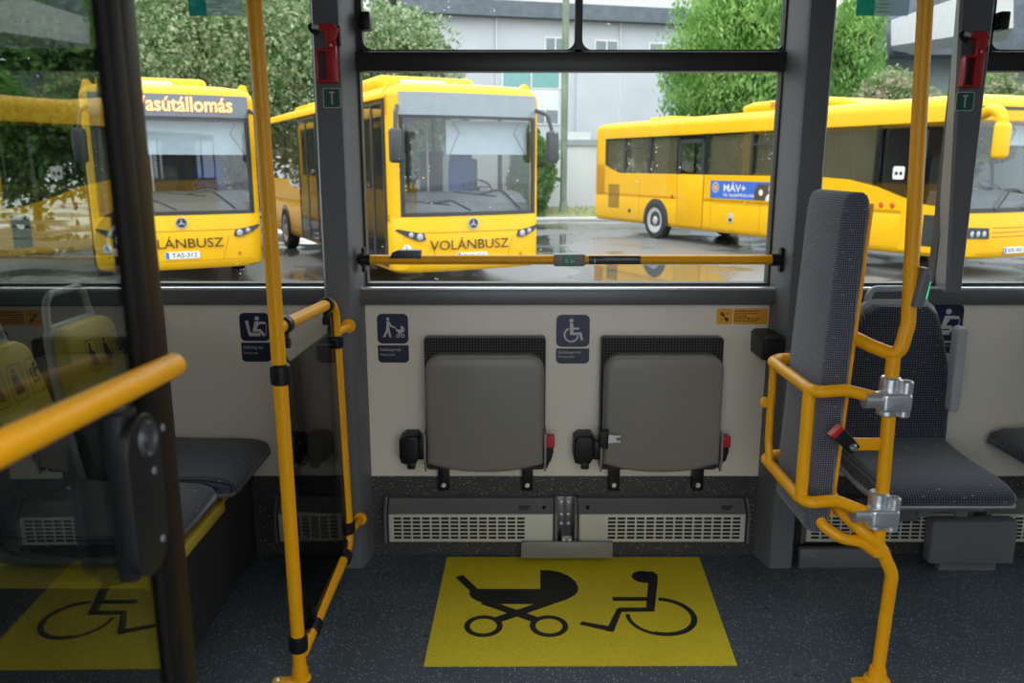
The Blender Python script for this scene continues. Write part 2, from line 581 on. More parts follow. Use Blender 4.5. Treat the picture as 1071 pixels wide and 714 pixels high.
    def build(self, name, mat, parent=None, sharp=32, label=None):
        me = bpy.data.meshes.new(name)
        me.from_pydata(self.v, [], self.f)
        me.validate()
        me.update()
        me.materials.append(mat)
        me.polygons.foreach_set('use_smooth', [True] * len(me.polygons))
        try:
            me.set_sharp_from_angle(angle=math.radians(sharp))
        except Exception:
            pass
        o = bpy.data.objects.new(name, me)
        COL.objects.link(o)
        if parent is not None:
            o.parent = parent
            o.matrix_parent_inverse = wm(parent).inverted()
        if label:
            o['label'] = label
        return o


def thing(name, label, cat, loc=(0, 0, 0), group=None):
    o = bpy.data.objects.new(name, None)
    o.empty_display_size = 0.05
    o.location = loc
    COL.objects.link(o)
    WORLD[o.name] = Matrix.Translation(Vector(loc))
    o['label'] = label
    o['category'] = cat
    if group:
        o['group'] = group
    return o


def tag(o, label, cat, kind=None, group=None):
    o['label'] = label
    o['category'] = cat
    if kind:
        o['kind'] = kind
    if group:
        o['group'] = group
    return o


def children(o):
    return [c for c in COL.objects if c.parent == o]


def copy_tree(o, parent=None, loc=None, label=None):
    kids = children(o)
    c = o.copy()
    COL.objects.link(c)
    if parent is not None:
        inv = o.matrix_parent_inverse.copy()
        c.parent = parent
        c.matrix_parent_inverse = inv
    if loc is not None:
        c.location = loc
    if label:
        c['label'] = label
    for k in kids:
        copy_tree(k, c)
    return c


# 2-D shapes
def rrect(w, h, r, n=5, cx=0.0, cy=0.0, corners=(1, 1, 1, 1)):
    pts = []
    for i, (sx, sy, a0) in enumerate(((1, -1, -PI / 2), (1, 1, 0), (-1, 1, PI / 2), (-1, -1, PI))):
        rr = r * corners[i]
        if rr <= 1e-6:
            pts.append((cx + sx * w / 2, cy + sy * h / 2))
            continue
        for k in range(n + 1):
            a = a0 + PI / 2 * k / n
            pts.append((cx + sx * (w / 2 - rr) + rr * math.cos(a), cy + sy * (h / 2 - rr) + rr * math.sin(a)))
    return pts


def disk(cx, cy, r, n=24, ry=None):
    ry = r if ry is None else ry
    return [(cx + r * math.cos(2 * PI * k / n), cy + ry * math.sin(2 * PI * k / n)) for k in range(n)]


def arc_band(cx, cy, r0, r1, a0, a1, n=28):
    out = [(cx + r1 * math.cos(a0 + (a1 - a0) * k / n), cy + r1 * math.sin(a0 + (a1 - a0) * k / n)) for k in range(n + 1)]
    inn = [(cx + r0 * math.cos(a0 + (a1 - a0) * k / n), cy + r0 * math.sin(a0 + (a1 - a0) * k / n)) for k in range(n + 1)]
    return out + list(reversed(inn))


def stroke(a, b, w):
    a, b = Vector((a[0], a[1])), Vector((b[0], b[1]))
    d = (b - a).normalized()
    n = Vector((-d.y, d.x)) * w / 2
    return [tuple(a + n), tuple(a - n), tuple(b - n), tuple(b + n)]


def decal(name, polys, o, ux, uy, mat, parent, depth=0.0012):
    m = MB()
    for i, p in enumerate(polys):
        m.prism(p, Vector(o), ux, uy, depth + i * 0.00002)
    return m.build(name, mat, parent)


def lettering(body, o, ux, uy, mat, parent, width=None, height=None, name='lettering', depth=0.002, align='LEFT', bold=0.0, shear=0.0):
    """text as a mesh: fitted to a width and/or height on a plane; o is its lower left corner (or centre line)"""
    cu = bpy.data.curves.new(name, 'FONT')
    cu.body = body
    cu.size = 1.0
    cu.offset = bold
    cu.shear = shear
    cu.resolution_u = 3
    to = bpy.data.objects.new('tmp_text', cu)
    COL.objects.link(to)
    dg = bpy.context.evaluated_depsgraph_get()
    me = bpy.data.meshes.new_from_object(to.evaluated_get(dg))
    vs = [v.co.copy() for v in me.vertices]
    fs = [tuple(p.vertices) for p in me.polygons]
    bpy.data.objects.remove(to)
    bpy.data.curves.remove(cu)
    bpy.data.meshes.remove(me)
    if not vs:
        return None
    x0, x1 = min(v.x for v in vs), max(v.x for v in vs)
    y0, y1 = min(v.y for v in vs), max(v.y for v in vs)
    if width and height:
        sx, sy = width / (x1 - x0), height / (y1 - y0)
    elif width:
        sx = sy = width / (x1 - x0)
    else:
        sx = sy = height / (y1 - y0)
    shift = {'LEFT': 0.0, 'CENTER': -0.5, 'RIGHT': -1.0}[align] * (x1 - x0) * sx
    o, ux, uy = Vector(o), Vector(ux), Vector(uy)
    nn = ux.cross(uy).normalized()
    m = MB()
    m.add([o + ux * ((v.x - x0) * sx + shift) + uy * ((v.y - y0) * sy) + nn * depth for v in vs], fs)
    return m.build(name, mat, parent)


# ------------------------------------------------------------------ interior shell
YW = 2.85          # lining of the far side of the bus
UX, UZ = Vector((1, 0, 0)), Vector((0, 0, 1))
XL, XR = -4.4, 4.4
GZ = -0.58         # road level under the raised bus floor

m = MB()
m.span((XL, 0.30, -0.06), (XR, YW + 0.02, 0.0))
tag(m.build('floor', M['floor']), 'dark blue-grey speckled vinyl floor of the bus', 'floor', 'structure')
m = MB()
m.span((XL, 0.22, 2.27), (XR, 2.98, 2.33))
tag(m.build('ceiling', M['ceiling']), 'pale flat ceiling panels above the passenger area', 'ceiling', 'structure')

ZB, ZS0, ZS1, ZT0, ZT1, ZH = 0.314, 0.964, 1.018, 1.752, 1.815, 2.14
m = MB()
m.span((XL, YW, ZB), (XR, YW + 0.03, ZS0))
tag(m.build('wall_back', M['beige']), 'glossy beige lining panels below the windows', 'wall', 'structure')
m = MB()
m.span((XL, YW - 0.004, ZB), (-1.24, YW, ZS0))
tag(m.build('wall_lining', M['darklining']), 'dark lining below the window behind the priority seats', 'wall', 'structure')
m = MB()
m.span((XL, YW - 0.006, 0.0), (XR, YW + 0.03, ZB))
tag(m.build('baseboard_back', M['wainscot']), 'dark speckled kick panel along the foot of the window wall', 'baseboard', 'structure')
m = MB()
m.span((XL, YW - 0.035, ZS0), (XR, YW + 0.075, ZS1), 0.006)
tag(m.build('trim_1', M['sill']), 'long grey window sill rail running along the whole wall', 'sill', 'structure')
m = MB()
m.span((XL, YW - 0.02, ZH), (XR, YW + 0.08, 2.28))
tag(m.build('trim_2', M['pillar']), 'grey header panel above the windows', 'header', 'structure')
m = MB()
m.span((XL, YW - 0.030, ZS1 - 0.002), (XR, YW + 0.012, ZS1 + 0.008), 0.003)
tag(m.build('trim_8', M['sillshine']), 'pale metal strip capping the window sill', 'sill strip', 'structure')
# outer skin of the far side (below the windows)
m = MB()
m.span((XL, YW + 0.03, -0.25), (XR, YW + 0.09, ZS0))
tag(m.build('wall_outer', M['bus']), 'yellow outer skin of the bus below the windows', 'wall', 'structure')


def pillar(n, xa, xb, fa, fb, label):
    """trapezoid post: xa..xb at the wall, fa..fb on its front face"""
    yb, yf = YW + 0.05, YW - 0.115
    m = MB()
    m.prism([(xa, yb), (fa, yf + 0.012), (fa + 0.008, yf), (fb - 0.008, yf), (fb, yf + 0.012), (xb, yb)], (0, 0, 0.0), (1, 0, 0), (0, 1, 0), 2.27)
    return tag(m.build('trim_%d' % n, M['pillar']), label, 'pillar', 'structure')


pillar(3, -0.672, -0.513, -0.640, -0.543, 'grey window pillar with red hammer on it, left of the tip-up seats')
pillar(4, 0.905, 1.052, 0.938, 1.030, 'grey window pillar behind the tall padded backboard')
m = MB()
rings = []
for z, fa, fb in ((ZS1 + 0.004, 1.478, 1.532), (1.2, 1.466, 1.531), (2.27, 1.398, 1.528)):
    yb_, yf_ = YW + 0.05, YW - 0.115
    rings.append([Vector(p) for p in ((1.510, yb_, z), (fa, yf_ + 0.010, z), (fa + 0.007, yf_, z), (fb - 0.007, yf_, z), (fb, yf_ + 0.010, z), (1.560, yb_, z))])
m.loft(rings)
tag(m.build('trim_5', M['pillar']), 'grey window pillar at the right carrying the second red hammer', 'pillar', 'structure')
pillar(6, -2.28, -2.12, -2.25, -2.15, 'grey window pillar seen through the open glass door')
pillar(7, 3.02, 3.18, 3.05, 3.15, 'grey window pillar beyond the right edge of the view')


def rect_frame(m, x0, x1, z0, z1, y0, y1, t):
    m.span((x0, y0, z0), (x0 + t, y1, z1))
    m.span((x1 - t, y0, z0), (x1, y1, z1))
    m.span((x0 + t, y0, z0), (x1 - t, y1, z0 + t))
    m.span((x0 + t, y0, z1 - t), (x1 - t, y1, z1))


def window(n, x0, x1, label, transom=False, divider=None):
    """fixed pane in a black rubber gasket, optional hopper sash on top"""
    r = bpy.data.objects.new('window_%d' % n, None)
    COL.objects.link(r)
    tag(r, label, 'window', 'structure')
    y0, y1 = YW + 0.012, YW + 0.06
    m = MB()
    rect_frame(m, x0, x1, ZS1 + 0.0, ZH, y0, y1, 0.018)
    if transom:
        m.span((x0, y0 - 0.012, ZT0), (x1, y1, ZT1), 0.004)
    m.build('frame', M['frame'], r)
    zt = ZT0 if transom else ZH
    m = MB()
    m.span((x0 + 0.012, YW + 0.045, ZS1 + 0.004), (x1 - 0.012, YW + 0.050, zt - 0.002))
    m.build('pane', M['pane'], r)
    if transom:
        cuts = [x0] + ([divider] if divider else []) + [x1]
        for a, b in zip(cuts[:-1], cuts[1:]):
            m = MB()
            m.span((a + 0.014, YW + 0.048, ZT1 - 0.002), (b - 0.01, YW + 0.053, ZH - 0.002))
            m.build('pane', M['pane'], r)
            # sash with rounded inner corners
            m = MB()
            zz0, zz1 = ZT1 - 0.004, ZH
            w, h = b - a, zz1 - zz0
            t = (0.062 if n == 4 else 0.03) if a == x0 else 0.012
            for (cx, cz, sx, sz) in ((a + t, zz0 + 0.012, 1, 1), (a + t, zz1 - 0.02, 1, -1), (b - 0.012, zz0 + 0.012, -1, 1), (b - 0.012, zz1 - 0.02, -1, -1)):
                rr = 0.035
                pts = [(cx, cz)] + [(cx + sx * rr * (1 - math.cos(q)), cz + sz * rr * (1 - math.sin(q))) for q in [PI / 2 * k / 6 for k in range(7)]]
                m.prism(pts, (0, YW + 0.045, 0), (1, 0, 0), (0, 0, 1), 0.02)
            m.span((a, YW + 0.02, zz0), (a + t, YW + 0.06, zz1))
            m.span((b - 0.012, YW + 0.02, zz0), (b, YW + 0.06, zz1))
            m.span((a, YW + 0.02, zz0), (b, YW + 0.06, zz0 + 0.012))
            m.build('sash', M['frame'], r)
        m = MB()
        zc = at(398, 22, Y=YW).z
        xo_ = 0.034 if n == 4 else 0.0
        m.span((x0 + 0.028 + xo_, YW - 0.012, zc - 0.028), (x0 + 0.062 + xo_, YW + 0.045, zc + 0.030), 0.006)
        m.span((x0 + 0.02 + xo_, YW - 0.004, zc - 0.018), (x0 + 0.045 + xo_, YW + 0.045, zc + 0.018), 0.004)
        m.build('latch', M['blackplastic'], r)
    return r


window(1, -2.14, -0.650, 'plain window left of the hammer pillar with teal film on top')
window(2, -0.530, 0.925, 'large centre window with dark crossbar and two vent sashes on top', True, at(605, 30, Y=YW + 0.04).x)
window(3, 1.035, 1.515, 'narrow window right of the padded backboard with teal film on top')
window(4, 1.545, 3.045, 'window at the right edge with dark crossbar and vent sash', True, 2.35)
window(5, -4.3, -2.24, 'window far left seen through the tinted door')

m = MB()
DR = [(RNG.uniform(390, 800), RNG.uniform(80, 292)) for _ in range(110)]
for cx_, y_a, y_b, k_ in ((636, 110, 150, 9), (655, 96, 178, 12), (685, 140, 178, 8), (425, 2, 48, 14), (470, 0, 46, 12), (516, 4, 40, 10), (638, 24, 40, 5), (478, 262, 288, 7), (802, 130, 170, 8), (250, 262, 296, 8), (460, 262, 296, 7)):
    DR += [(cx_ + RNG.normal() * 3.0, RNG.uniform(y_a, y_b)) for _ in range(k_)]
for px_, py_ in DR:
    p_ = at(px_, py_, Y=YW + 0.0505)
    if -0.50 < p_.x < 0.90 and ZT0 - 0.02 < p_.z < ZT1 + 0.02:
        continue
    r_ = RNG.uniform(0.0013, 0.0030)
    if p_.z > ZT1:
        p_.y += 0.003
    m.lathe([(r_ * 0.98, 0.0), (r_, r_ * 0.15), (r_ * 0.75, r_ * 0.5), (r_ * 0.3, r_ * 0.66)], p_, (0, 1, 0), 8)
tag(m.build('raindrops', M['water']), 'scattered raindrops on the outside of the centre window', 'raindrops', 'stuff')

# near side of the bus (behind the viewer): door opening, window band, header
m = MB()
for a, b in ((XL, -0.50), (1.05, XR)):
    m.span((a, 0.24, -0.25), (b, 0.30, 0.95))
m.span((XL, 0.24, 2.14), (XR, 0.30, 2.30))
for x in (-4.35, -2.6, -0.55, 1.10, 2.7, 4.35):
    m.span((x - 0.06, 0.24, 0.95), (x + 0.06, 0.30, 2.14))
tag(m.build('wall_front', M['pillar']), 'near side wall of the bus with the open doorway', 'wall', 'structure')
for side, x in (('left', XL), ('right', XR)):
    m = MB()
    m.span((x - 0.03, 0.24, -0.05), (x + 0.03, YW + 0.06, 0.95))
    for y in (0.3, 2.85):
        m.span((x - 0.03, y - 0.06, 0.95), (x + 0.03, y + 0.06, 2.3))
    tag(m.build('wall_' + side, M['pillar']), 'grey cross panel of the bus at the far %s end' % side, 'wall', 'structure')

for a, b, n in ((-4.29, -2.66, 6), (-2.54, -0.61, 7), (1.16, 2.64, 8), (2.76, 4.29, 9)):
    m = MB()
    m.span((a, 0.265, 0.95), (b, 0.272, 2.14))
    tag(m.build('window_%d' % n, M['dimpane']), 'unseen near-side window, darkened to cut the light, %s the doorway' % ('left of' if a < 0 else 'right of'), 'window', 'structure')

# ------------------------------------------------------------------ floor marking
mk = thing('floor_marking', 'yellow floor marking with black pram and wheelchair symbols', 'floor marking', at(600, 640, Z=0.0))
c = [at(443, 697, Z=0), at(771, 696, Z=0), at(727, 574, Z=0), at(469, 574, Z=0)]
c[2].y = c[3].y = YW - 0.03
m = MB()
m.prism([(p.x, p.y) for p in c], (0, 0, 0.0002), (1, 0, 0), (0, 1, 0), 0.0016)
m.build('vinyl_sheet', M['floorsign'], mk)
S7 = 2.975


def q(cx, cy):
    p = at(430 + cx / S7, 560 + cy / S7, Z=0.002)
    return (p.x, p.y)


def qw(a, b, w):
    return stroke(q(*a), q(*b), w)


def qcirc(cx, cy, rx):
    c0 = q(cx, cy)
    return c0, abs(q(cx + rx, cy)[0] - c0[0])


polys = [qw((150, 126), (198, 172), 0.030),
         [q(*p) for p in ((182, 185), (180, 178), (190, 168), (200, 166), (402, 166), (402, 108), (430, 108), (460, 113), (490, 125), (510, 142), (520, 160), (518, 175), (508, 186), (485, 198), (450, 210), (420, 213), (235, 212), (205, 203), (190, 194))],
         qw((225, 205), (395, 264), 0.034), qw((436, 205), (262, 264), 0.034)]
for cx in (225, 429):
    c0, R = qcirc(cx, 281, 60)
    polys.append(arc_band(c0[0], c0[1], R * 0.70, R, 0, PI * 1.0))
    polys.append(arc_band(c0[0], c0[1], R * 0.70, R, PI * 1.0, PI * 2))
decal('pram_symbol', polys, (0, 0, 0.002), (1, 0, 0), (0, 1, 0), M['black'], mk, 0.0006)
hc, hr = qcirc(724, 128, 37)
wc, wr = qcirc(778, 250, 110)
polys = [disk(hc[0], hc[1], hr),
         [q(*p) for p in ((720, 112), (752, 112), (767, 122), (767, 145), (757, 236), (655, 237), (630, 299), (606, 296), (640, 228), (650, 224), (731, 224), (738, 140))],
         qw((627, 197), (740, 197), 0.024),
         [q(*p) for p in ((523, 276), (532, 267), (628, 284), (626, 299))],
         arc_band(wc[0], wc[1], wr * 0.83, wr, -PI * 0.62, PI * 0.47),
         arc_band(wc[0], wc[1], wr * 0.88, wr, -PI * 1.03, -PI * 0.60)]
decal('wheelchair_symbol', polys, (0, 0, 0.002), (1, 0, 0), (0, 1, 0), M['black'], mk, 0.0006)

# ------------------------------------------------------------------ tip-up seats
YP = 2.735
a, b = at(445, 430, Y=YP), at(569, 430, Y=YP)
X0, X1 = a.x, b.x
XC, PWID = (X0 + X1) / 2, X1 - X0
ztop, zbot, zside = at(507, 372.5, Y=YP).z, at(507, 495, Y=YP).z, at(507, 486, Y=YP).z
GR = 'tip-up seats against the window wall'
ts = thing('tip_up_seat', 'folded grey tip-up seat on the left, under the pram sign', 'folding seat', (XC, YW, zbot), GR)
m = MB()
bt = at(507, 353, Y=2.80).z
bw = at(570.5, 360, Y=2.80).x - at(443, 360, Y=2.80).x
m.prism(rrect(bw, bt - 0.36, 0.012, 4, XC, (bt + 0.36) / 2), (0, YW - 0.008, 0), (1, 0, 0), (0, 0, 1), 0.05, 0.006)
m.build('backrest', M['fab_dark'], ts)
w, hh = PWID, ztop - zside


def pan_outline(k):
    w2, r = PWID / 2 - k, 0.055
    pts = []
    for s, a0 in ((1, 0), (-1, PI / 2)):
        for i in range(9):
            t = a0 + PI / 2 * i / 8
            pts.append((XC + s * (w2 - r) + r * math.cos(t), ztop - k - r + r * math.sin(t)))
    for i in range(15):
        u = -1 + 2 * i / 14
        pts.append((XC + u * w2, zside + k - (zside - zbot) * (1 - abs(u) ** 2.2)))
    return pts


m = MB()
m.prism(pan_outline(0.0), (0, YP + 0.055, 0), (1, 0, 0), (0, 0, 1), 0.056, 0.018)
m.build('seat_pan', M['greyshell'], ts)
m = MB()
m.prism(pan_outline(0.006), (0, YW - 0.014, 0), (1, 0, 0), (0, 0, 1), 0.045, 0.01)
m.build('seat_cushion', M['fab_dark'], ts)
for px in (464, 551.5):
    pb = at(px, 500, Y=YW - 0.03)
    m = MB()
    m.span((pb.x - 0.020, YW - 0.042, at(px, 512, Y=YW - .03).z), (pb.x + 0.020, YW - 0.004, zbot + 0.06), 0.003)
    br = m.build('mounting_bracket', M['blackplastic'], ts)
    m = MB()
    zb_ = at(px, 507, Y=YW - .04).z
    m.lathe([(0.0, 0.007), (0.006, 0.0065), (0.0088, 0.004), (0.0095, 0.0)], (pb.x, YW - 0.042, zb_), (0, -1, 0), 14)
    m.build('bolt', M['bolt'], br)
for s in (-1, 1):
    m = MB()
    xx = XC + s * (PWID / 2 + 0.006)
    m.prism([(YW - 0.01, zside + 0.11), (YP + 0.012, zside + 0.11), (YP + 0.0, zside + 0.03), (YP + 0.012, zside - 0.03), (YP + 0.035, zside - 0.01), (YW - 0.01, zside + 0.02)], (xx - 0.004, 0, 0), (0, 1, 0), (0, 0, 1), 0.008)
    m.build('hinge_plate', M['greyshell'], ts)
# belt retractor (left) and buckle (right)
ra = at(429, 470, Y=2.77)
m = MB()
m.prism([(-0.034, -0.052), (-0.020, -0.056), (0.018, -0.056), (0.034, -0.030), (0.036, 0.034), (0.024, 0.050), (-0.020, 0.050), (-0.038, 0.036), (-0.040, -0.030)], (ra.x, YW, ra.z), (1, 0, 0), (0, 0, 1), 0.085, 0.008)
m.span((ra.x + 0.030, 2.755, ra.z - 0.035), (X0 + 0.0, 2.785, ra.z + 0.035), 0.006)
m.span((ra.x - 0.012, 2.765, ra.z - 0.075), (ra.x + 0.016, 2.80, ra.z - 0.05), 0.004)
m.build('belt_retractor', M['blackplastic'], ts)
ba = at(575, 470, Y=2.76)
m = MB()
m.prism([(-0.012, 0.030), (0.012, 0.034), (0.014, -0.008), (0.004, -0.045), (-0.012, -0.045)], (ba.x, 2.785, ba.z), (1, 0, 0), (0, 0, 1), 0.028, 0.004)
m.tube([(ba.x - 0.004, 2.772, ba.z - 0.04), (ba.x - 0.014, 2.78, ba.z - 0.075)], 0.007, 10)
bk = m.build('belt_buckle', M['blackplastic'], ts)
m = MB()
m.prism(rrect(0.030, 0.042, 0.004, 3, 0.002, 0.030), (ba.x, 2.7855, ba.z), (1, 0, 0), (0, 0, 1), 0.034, 0.003)
m.build('release_button', M['red'], bk)
SHIFT = (at(694, 430, Y=YP).x - at(507, 430, Y=YP).x)
ts2 = copy_tree(ts, None, (XC + SHIFT, YW, zbot), 'folded grey tip-up seat on the right, with a steel belt tongue hanging at its side')
ta = at(640, 459, Y=2.715)
m = MB()
m.prism([(-0.044, -0.030), (-0.014, -0.034), (-0.012, 0.034), (-0.044, 0.030)], (ta.x, 2.725, ta.z), (1, 0, 0), (0, 0, 1), 0.022, 0.004)
tg = m.build('belt_tongue', M['blackplastic'], None)
m2 = MB()
m2.prism([(-0.014, -0.016), (0.012, -0.013), (0.030, -0.013), (0.030, -0.006), (0.016, -0.006), (0.016, 0.006), (0.030, 0.006), (0.030, 0.013), (0.012, 0.013), (-0.014, 0.016)], (ta.x, 2.718, ta.z), (1, 0, 0), (0, 0, 1), 0.004)
tg.parent = ts2
tg.matrix_parent_inverse = Matrix.Translation(Vector((XC + SHIFT, YW, zbot))).inverted()
m2.build('latch_plate', M['metal'], tg)

# ------------------------------------------------------------------ convector heaters


def heater(x0, x1, flip, label, zt=None):
    """wall convector: sloped metal top, cream slotted front, end bracket towards the centre"""
    z0, z1 = 0.088, 0.240
    h = thing('convector_heater', label, 'heater', ((x0 + x1) / 2, YW, z0), 'slotted wall heaters')
    yb, yf = YW - 0.008, 2.770
    m = MB()
    m.prism([(yb, z0), (yb, z1), (yb - 0.028, z1), (yb - 0.036, z1 - 0.010), (yf, z1 - 0.042), (yf, z0)], (x0 + 0.010, 0, 0), (0, 1, 0), (0, 0, 1), x1 - x0 - 0.020)
    hs = m.build('housing', M['heater'], h)
    for s, xx in ((-1, x0), (1, x1)):
        m = MB()
        m.prism([(yb, z0 - 0.004), (yb, z1 + 0.006), (yb - 0.034, z1 + 0.006), (yf - 0.005, z1 - 0.038), (yf - 0.005, z0 - 0.004)], (xx - 0.006 if s > 0 else xx - 0.004, 0, 0), (0, 1, 0), (0, 0, 1), 0.010)
        m.build('end_cap', M['heater'], h)
    m = MB()
    pw0, pw1 = x0 + 0.014, x1 - 0.014
    m.span((pw0, yf - 0.005, z0 + 0.002), (pw1, yf + 0.004, z1 - 0.042), 0.002)
    fp = m.build('front_panel', M['cream'], h)
    m = MB()
    gw = (x1 - x0) * 0.775
    gx0 = (x0 + 0.028) if not flip else (x1 - 0.028 - gw)
    nc, nr = max(4, round(14 * (x1 - x0) / 0.64)), 6
    for i in range(nc):
        for j in range(nr):
            cx = gx0 + gw * (i + 0.5) / nc
            cz = z0 + 0.012 + 0.090 * (j + 0.5) / nr
            m.span((cx - gw / nc * 0.40, yf - 0.0058, cz - 0.0045), (cx + gw / nc * 0.40, yf - 0.003, cz + 0.0045))
    m.build('grille', M['slot'], fp)
    # bracket with screws at the inner end
    xb = x1 if not flip else x0
    s = 1 if not flip else -1
    m = MB()
    m.span((min(xb, xb + s * 0.035), YW - 0.018, z0 + 0.01), (max(xb, xb + s * 0.035), YW - 0.008, z1), 0.002)
    bk = m.build('end_bracket', M['heater'], h)
    for zz in (z1 - 0.02, z1 - 0.07, z0 + 0.045):
        m = MB()
        m.lathe([(0, 0.005), (0.005, 0.004), (0.007, 0)], (xb + s * 0.022, YW - 0.018, zz), (0, -1, 0), 10)
        m.build('screw', M['bolt'], bk)
    # knob and small label on the slope
    nrm = Vector((0, -0.032, 0.036)).normalized()
    xk = xb - s * 0.045
    sl = Vector((xk, (yf + yb - 0.036) / 2, z1 - 0.026))
    m = MB()
    m.cyl(sl - nrm * 0.004, sl + nrm * 0.006, 0.007, n=14)
    m.build('knob', M['blackplastic'], h)
    m = MB()
    xq = x1 - 0.075 if flip else x1 - 0.115
    t2 = Vector((0, 0.036, 0.032)).normalized()
    o = Vector((xq, (yf + yb - 0.036) / 2, z1 - 0.026)) + nrm * 0.002
    for k in range(3):
        m.prism(stroke((-0.022, 0.006 - 0.006 * k), (0.022 - 0.006 * k, 0.006 - 0.006 * k), 0.0028), o, UX, t2, 0.001)
    m.build('label', M['slot'], h)
    return h


hA0, hA1 = at(403, 545, Y=2.77).x, at(582, 545, Y=2.77).x
hB0, hB1 = at(602, 545, Y=2.77).x, at(783, 545, Y=2.77).x
heater(hA0, hA1, False, 'slotted wall heater under the left tip-up seat')
heater(hB0, hB1, True, 'slotted wall heater under the right tip-up seat')
heater(at(288, 545, Y=2.77).x, at(350, 545, Y=2.77).x, False, 'dim slotted wall heater behind the smoked partition panel')
heater(at(842, 520, Y=2.77).x, at(1005, 520, Y=2.77).x, False, 'slotted wall heater underneath the dark fabric seat facing us')
heater(at(1035, 520, Y=2.77).x, 2.3, True, 'slotted wall heater at the right edge of the view')

# small metal junction box between the heaters
jb = thing('junction_box', 'low grey metal box on the floor between the two heaters', 'metal box', (at(593, 575, Y=2.75).x, YW, 0))
xa, xb = at(545, 576, Y=2.745).x, at(641, 576, Y=2.745).x
m = MB()
m.span((xa, 2.745, 0.034), (xb, 2.762, at(593, 567, Y=2.745).z), 0.004)
m.build('housing', M['greyshell'], jb)
m = MB()
xm = at(592, 560, Y=2.8).x
m.span((xm - 0.020, 2.76, 0.04), (xm + 0.020, YW - 0.006, 0.115), 0.003)
m.build('bracket', M['heater'], jb)
for dx in (-0.011, 0.011):
    m = MB()
    m.lathe([(0, 0.005), (0.004, 0.004), (0.006, 0)], (xm + dx, 2.76, 0.10), (0, -1, 0), 10)
    m.build('screw', M['bolt'], jb)

# ------------------------------------------------------------------ wall signs


def picto_pram():
    P = [disk(-0.24, 0.62, 0.085), [(-0.30, 0.50), (-0.18, 0.52), (-0.06, 0.28), (0.14, 0.20), (0.14, 0.12), (-0.10, 0.20), (-0.18, 0.30), (-0.16, 0.05), (-0.08, -0.35), (-0.18, -0.35), (-0.26, -0.05), (-0.40, -0.35), (-0.52, -0.35), (-0.34, 0.05)],
         [(0.18, 0.06), (0.62, 0.06), (0.60, -0.02), (0.50, -0.10), (0.28, -0.10), (0.20, -0.02)],
         [(0.42, 0.08), (0.42, 0.26), (0.54, 0.22), (0.62, 0.08)],
         stroke((0.10, 0.20), (0.22, 0.02), 0.05), stroke((0.28, -0.08), (0.50, -0.22), 0.035), stroke((0.50, -0.08), (0.28, -0.22), 0.035)]
    for cx in (0.27, 0.52):
        P += [arc_band(cx, -0.27, 0.06, 0.10, 0, PI, 12), arc_band(cx, -0.27, 0.06, 0.10, PI, 2 * PI, 12)]
    return P


def picto_wheelchair():
    return [disk(-0.08, 0.60, 0.10), [(-0.16, 0.48), (0.0, 0.48), (0.02, 0.26), (0.30, 0.26), (0.30, 0.16), (0.02, 0.16), (0.02, 0.02), (0.42, 0.02), (0.50, -0.36), (0.38, -0.36), (0.32, -0.10), (-0.14, -0.10)],
            arc_band(-0.08, -0.10, 0.29, 0.37, PI * 0.62, PI * 1.1, 16), arc_band(-0.08, -0.10, 0.29, 0.37, PI * 1.1, PI * 1.98, 22)]


def picto_seat(right=False):
    return [[(-0.50, 0.45), (-0.34, 0.45), (-0.22, -0.35), (-0.36, -0.35)], [(-0.34, -0.42), (0.30, -0.42), (0.30, -0.22), (-0.20, -0.22)],
            disk(0.16, 0.58, 0.12), [(0.02, 0.40), (0.24, 0.40), (0.62, 0.38), (0.62, 0.26), (0.26, 0.26), (0.10, -0.02), (0.34, -0.02), (0.58, -0.36), (0.46, -0.44), (0.24, -0.16), (-0.12, -0.16)],
            stroke((0.66, 0.28), (0.60, -0.40), 0.03)]


def wall_sign(px0, px1, py0, py1, pic, line1, line2, label, mirror=False):
    y = YW
    A, B = at(px0, py0, Y=y), at(px1, py1, Y=y)
    w, h = B.x - A.x, A.z - B.z
    cx = (A.x + B.x) / 2
    s = thing('pictogram_sign', label, 'sign', (cx, y, B.z), 'navy pictogram signs on the lining')
    hs = w * 0.98
    m = MB()
    m.prism(rrect(w, hs, w * 0.16, 5, cx, A.z - hs / 2), (0, y - 0.0003, 0), UX, UZ, 0.0014)
    m.build('symbol_plate', M['navy'], s)
    hl = h - hs - 0.006
    m = MB()
    m.prism(rrect(w, hl, w * 0.14, 5, cx, B.z + hl / 2, corners=(1, 0, 0, 1)), (0, y - 0.0003, 0), UX, UZ, 0.0014)
    cp = m.build('caption_plate', M['navy'], s)
    k = w * 0.62 * (-1 if mirror else 1)
    decal('pictogram', [[(p[0] * k, p[1] * abs(k)) for p in poly] for poly in pic], (cx, y - 0.0018, A.z - hs / 2 - w * 0.06), UX, UZ, M['offwhite'], s, 0.0006)
    lettering(line1, (A.x + w * 0.07, y - 0.0022, B.z + hl * 0.62), UX, UZ, M['offwhite'], cp, width=w * 0.68, height=hl * 0.24, depth=0.0003)
    lettering(line2, (A.x + w * 0.07, y - 0.0022, B.z + hl * 0.36), UX, UZ, M['offwhite'], cp, width=w * 0.48, height=hl * 0.18, depth=0.0003)
    return s


wall_sign(394, 428, 328, 379, picto_pram(), 'Elsőbbségi hely', 'Priority place', 'navy sign with a person pushing a pram, left of the tip-up seats')
wall_sign(582, 616, 329, 380, picto_wheelchair(), 'Elsőbbségi hely', 'Priority place', 'navy wheelchair sign between the two tip-up seats')
wall_sign(250, 284, 327, 378, picto_seat(), 'Elsőbbségi ülés', 'Priority seat', 'navy priority-seat sign behind the left yellow pole')
wall_sign(969, 1003, 318, 369, picto_seat(), 'Elsőbbségi ülés', 'Priority seat', 'navy priority-seat sign behind the fabric seat on the right')

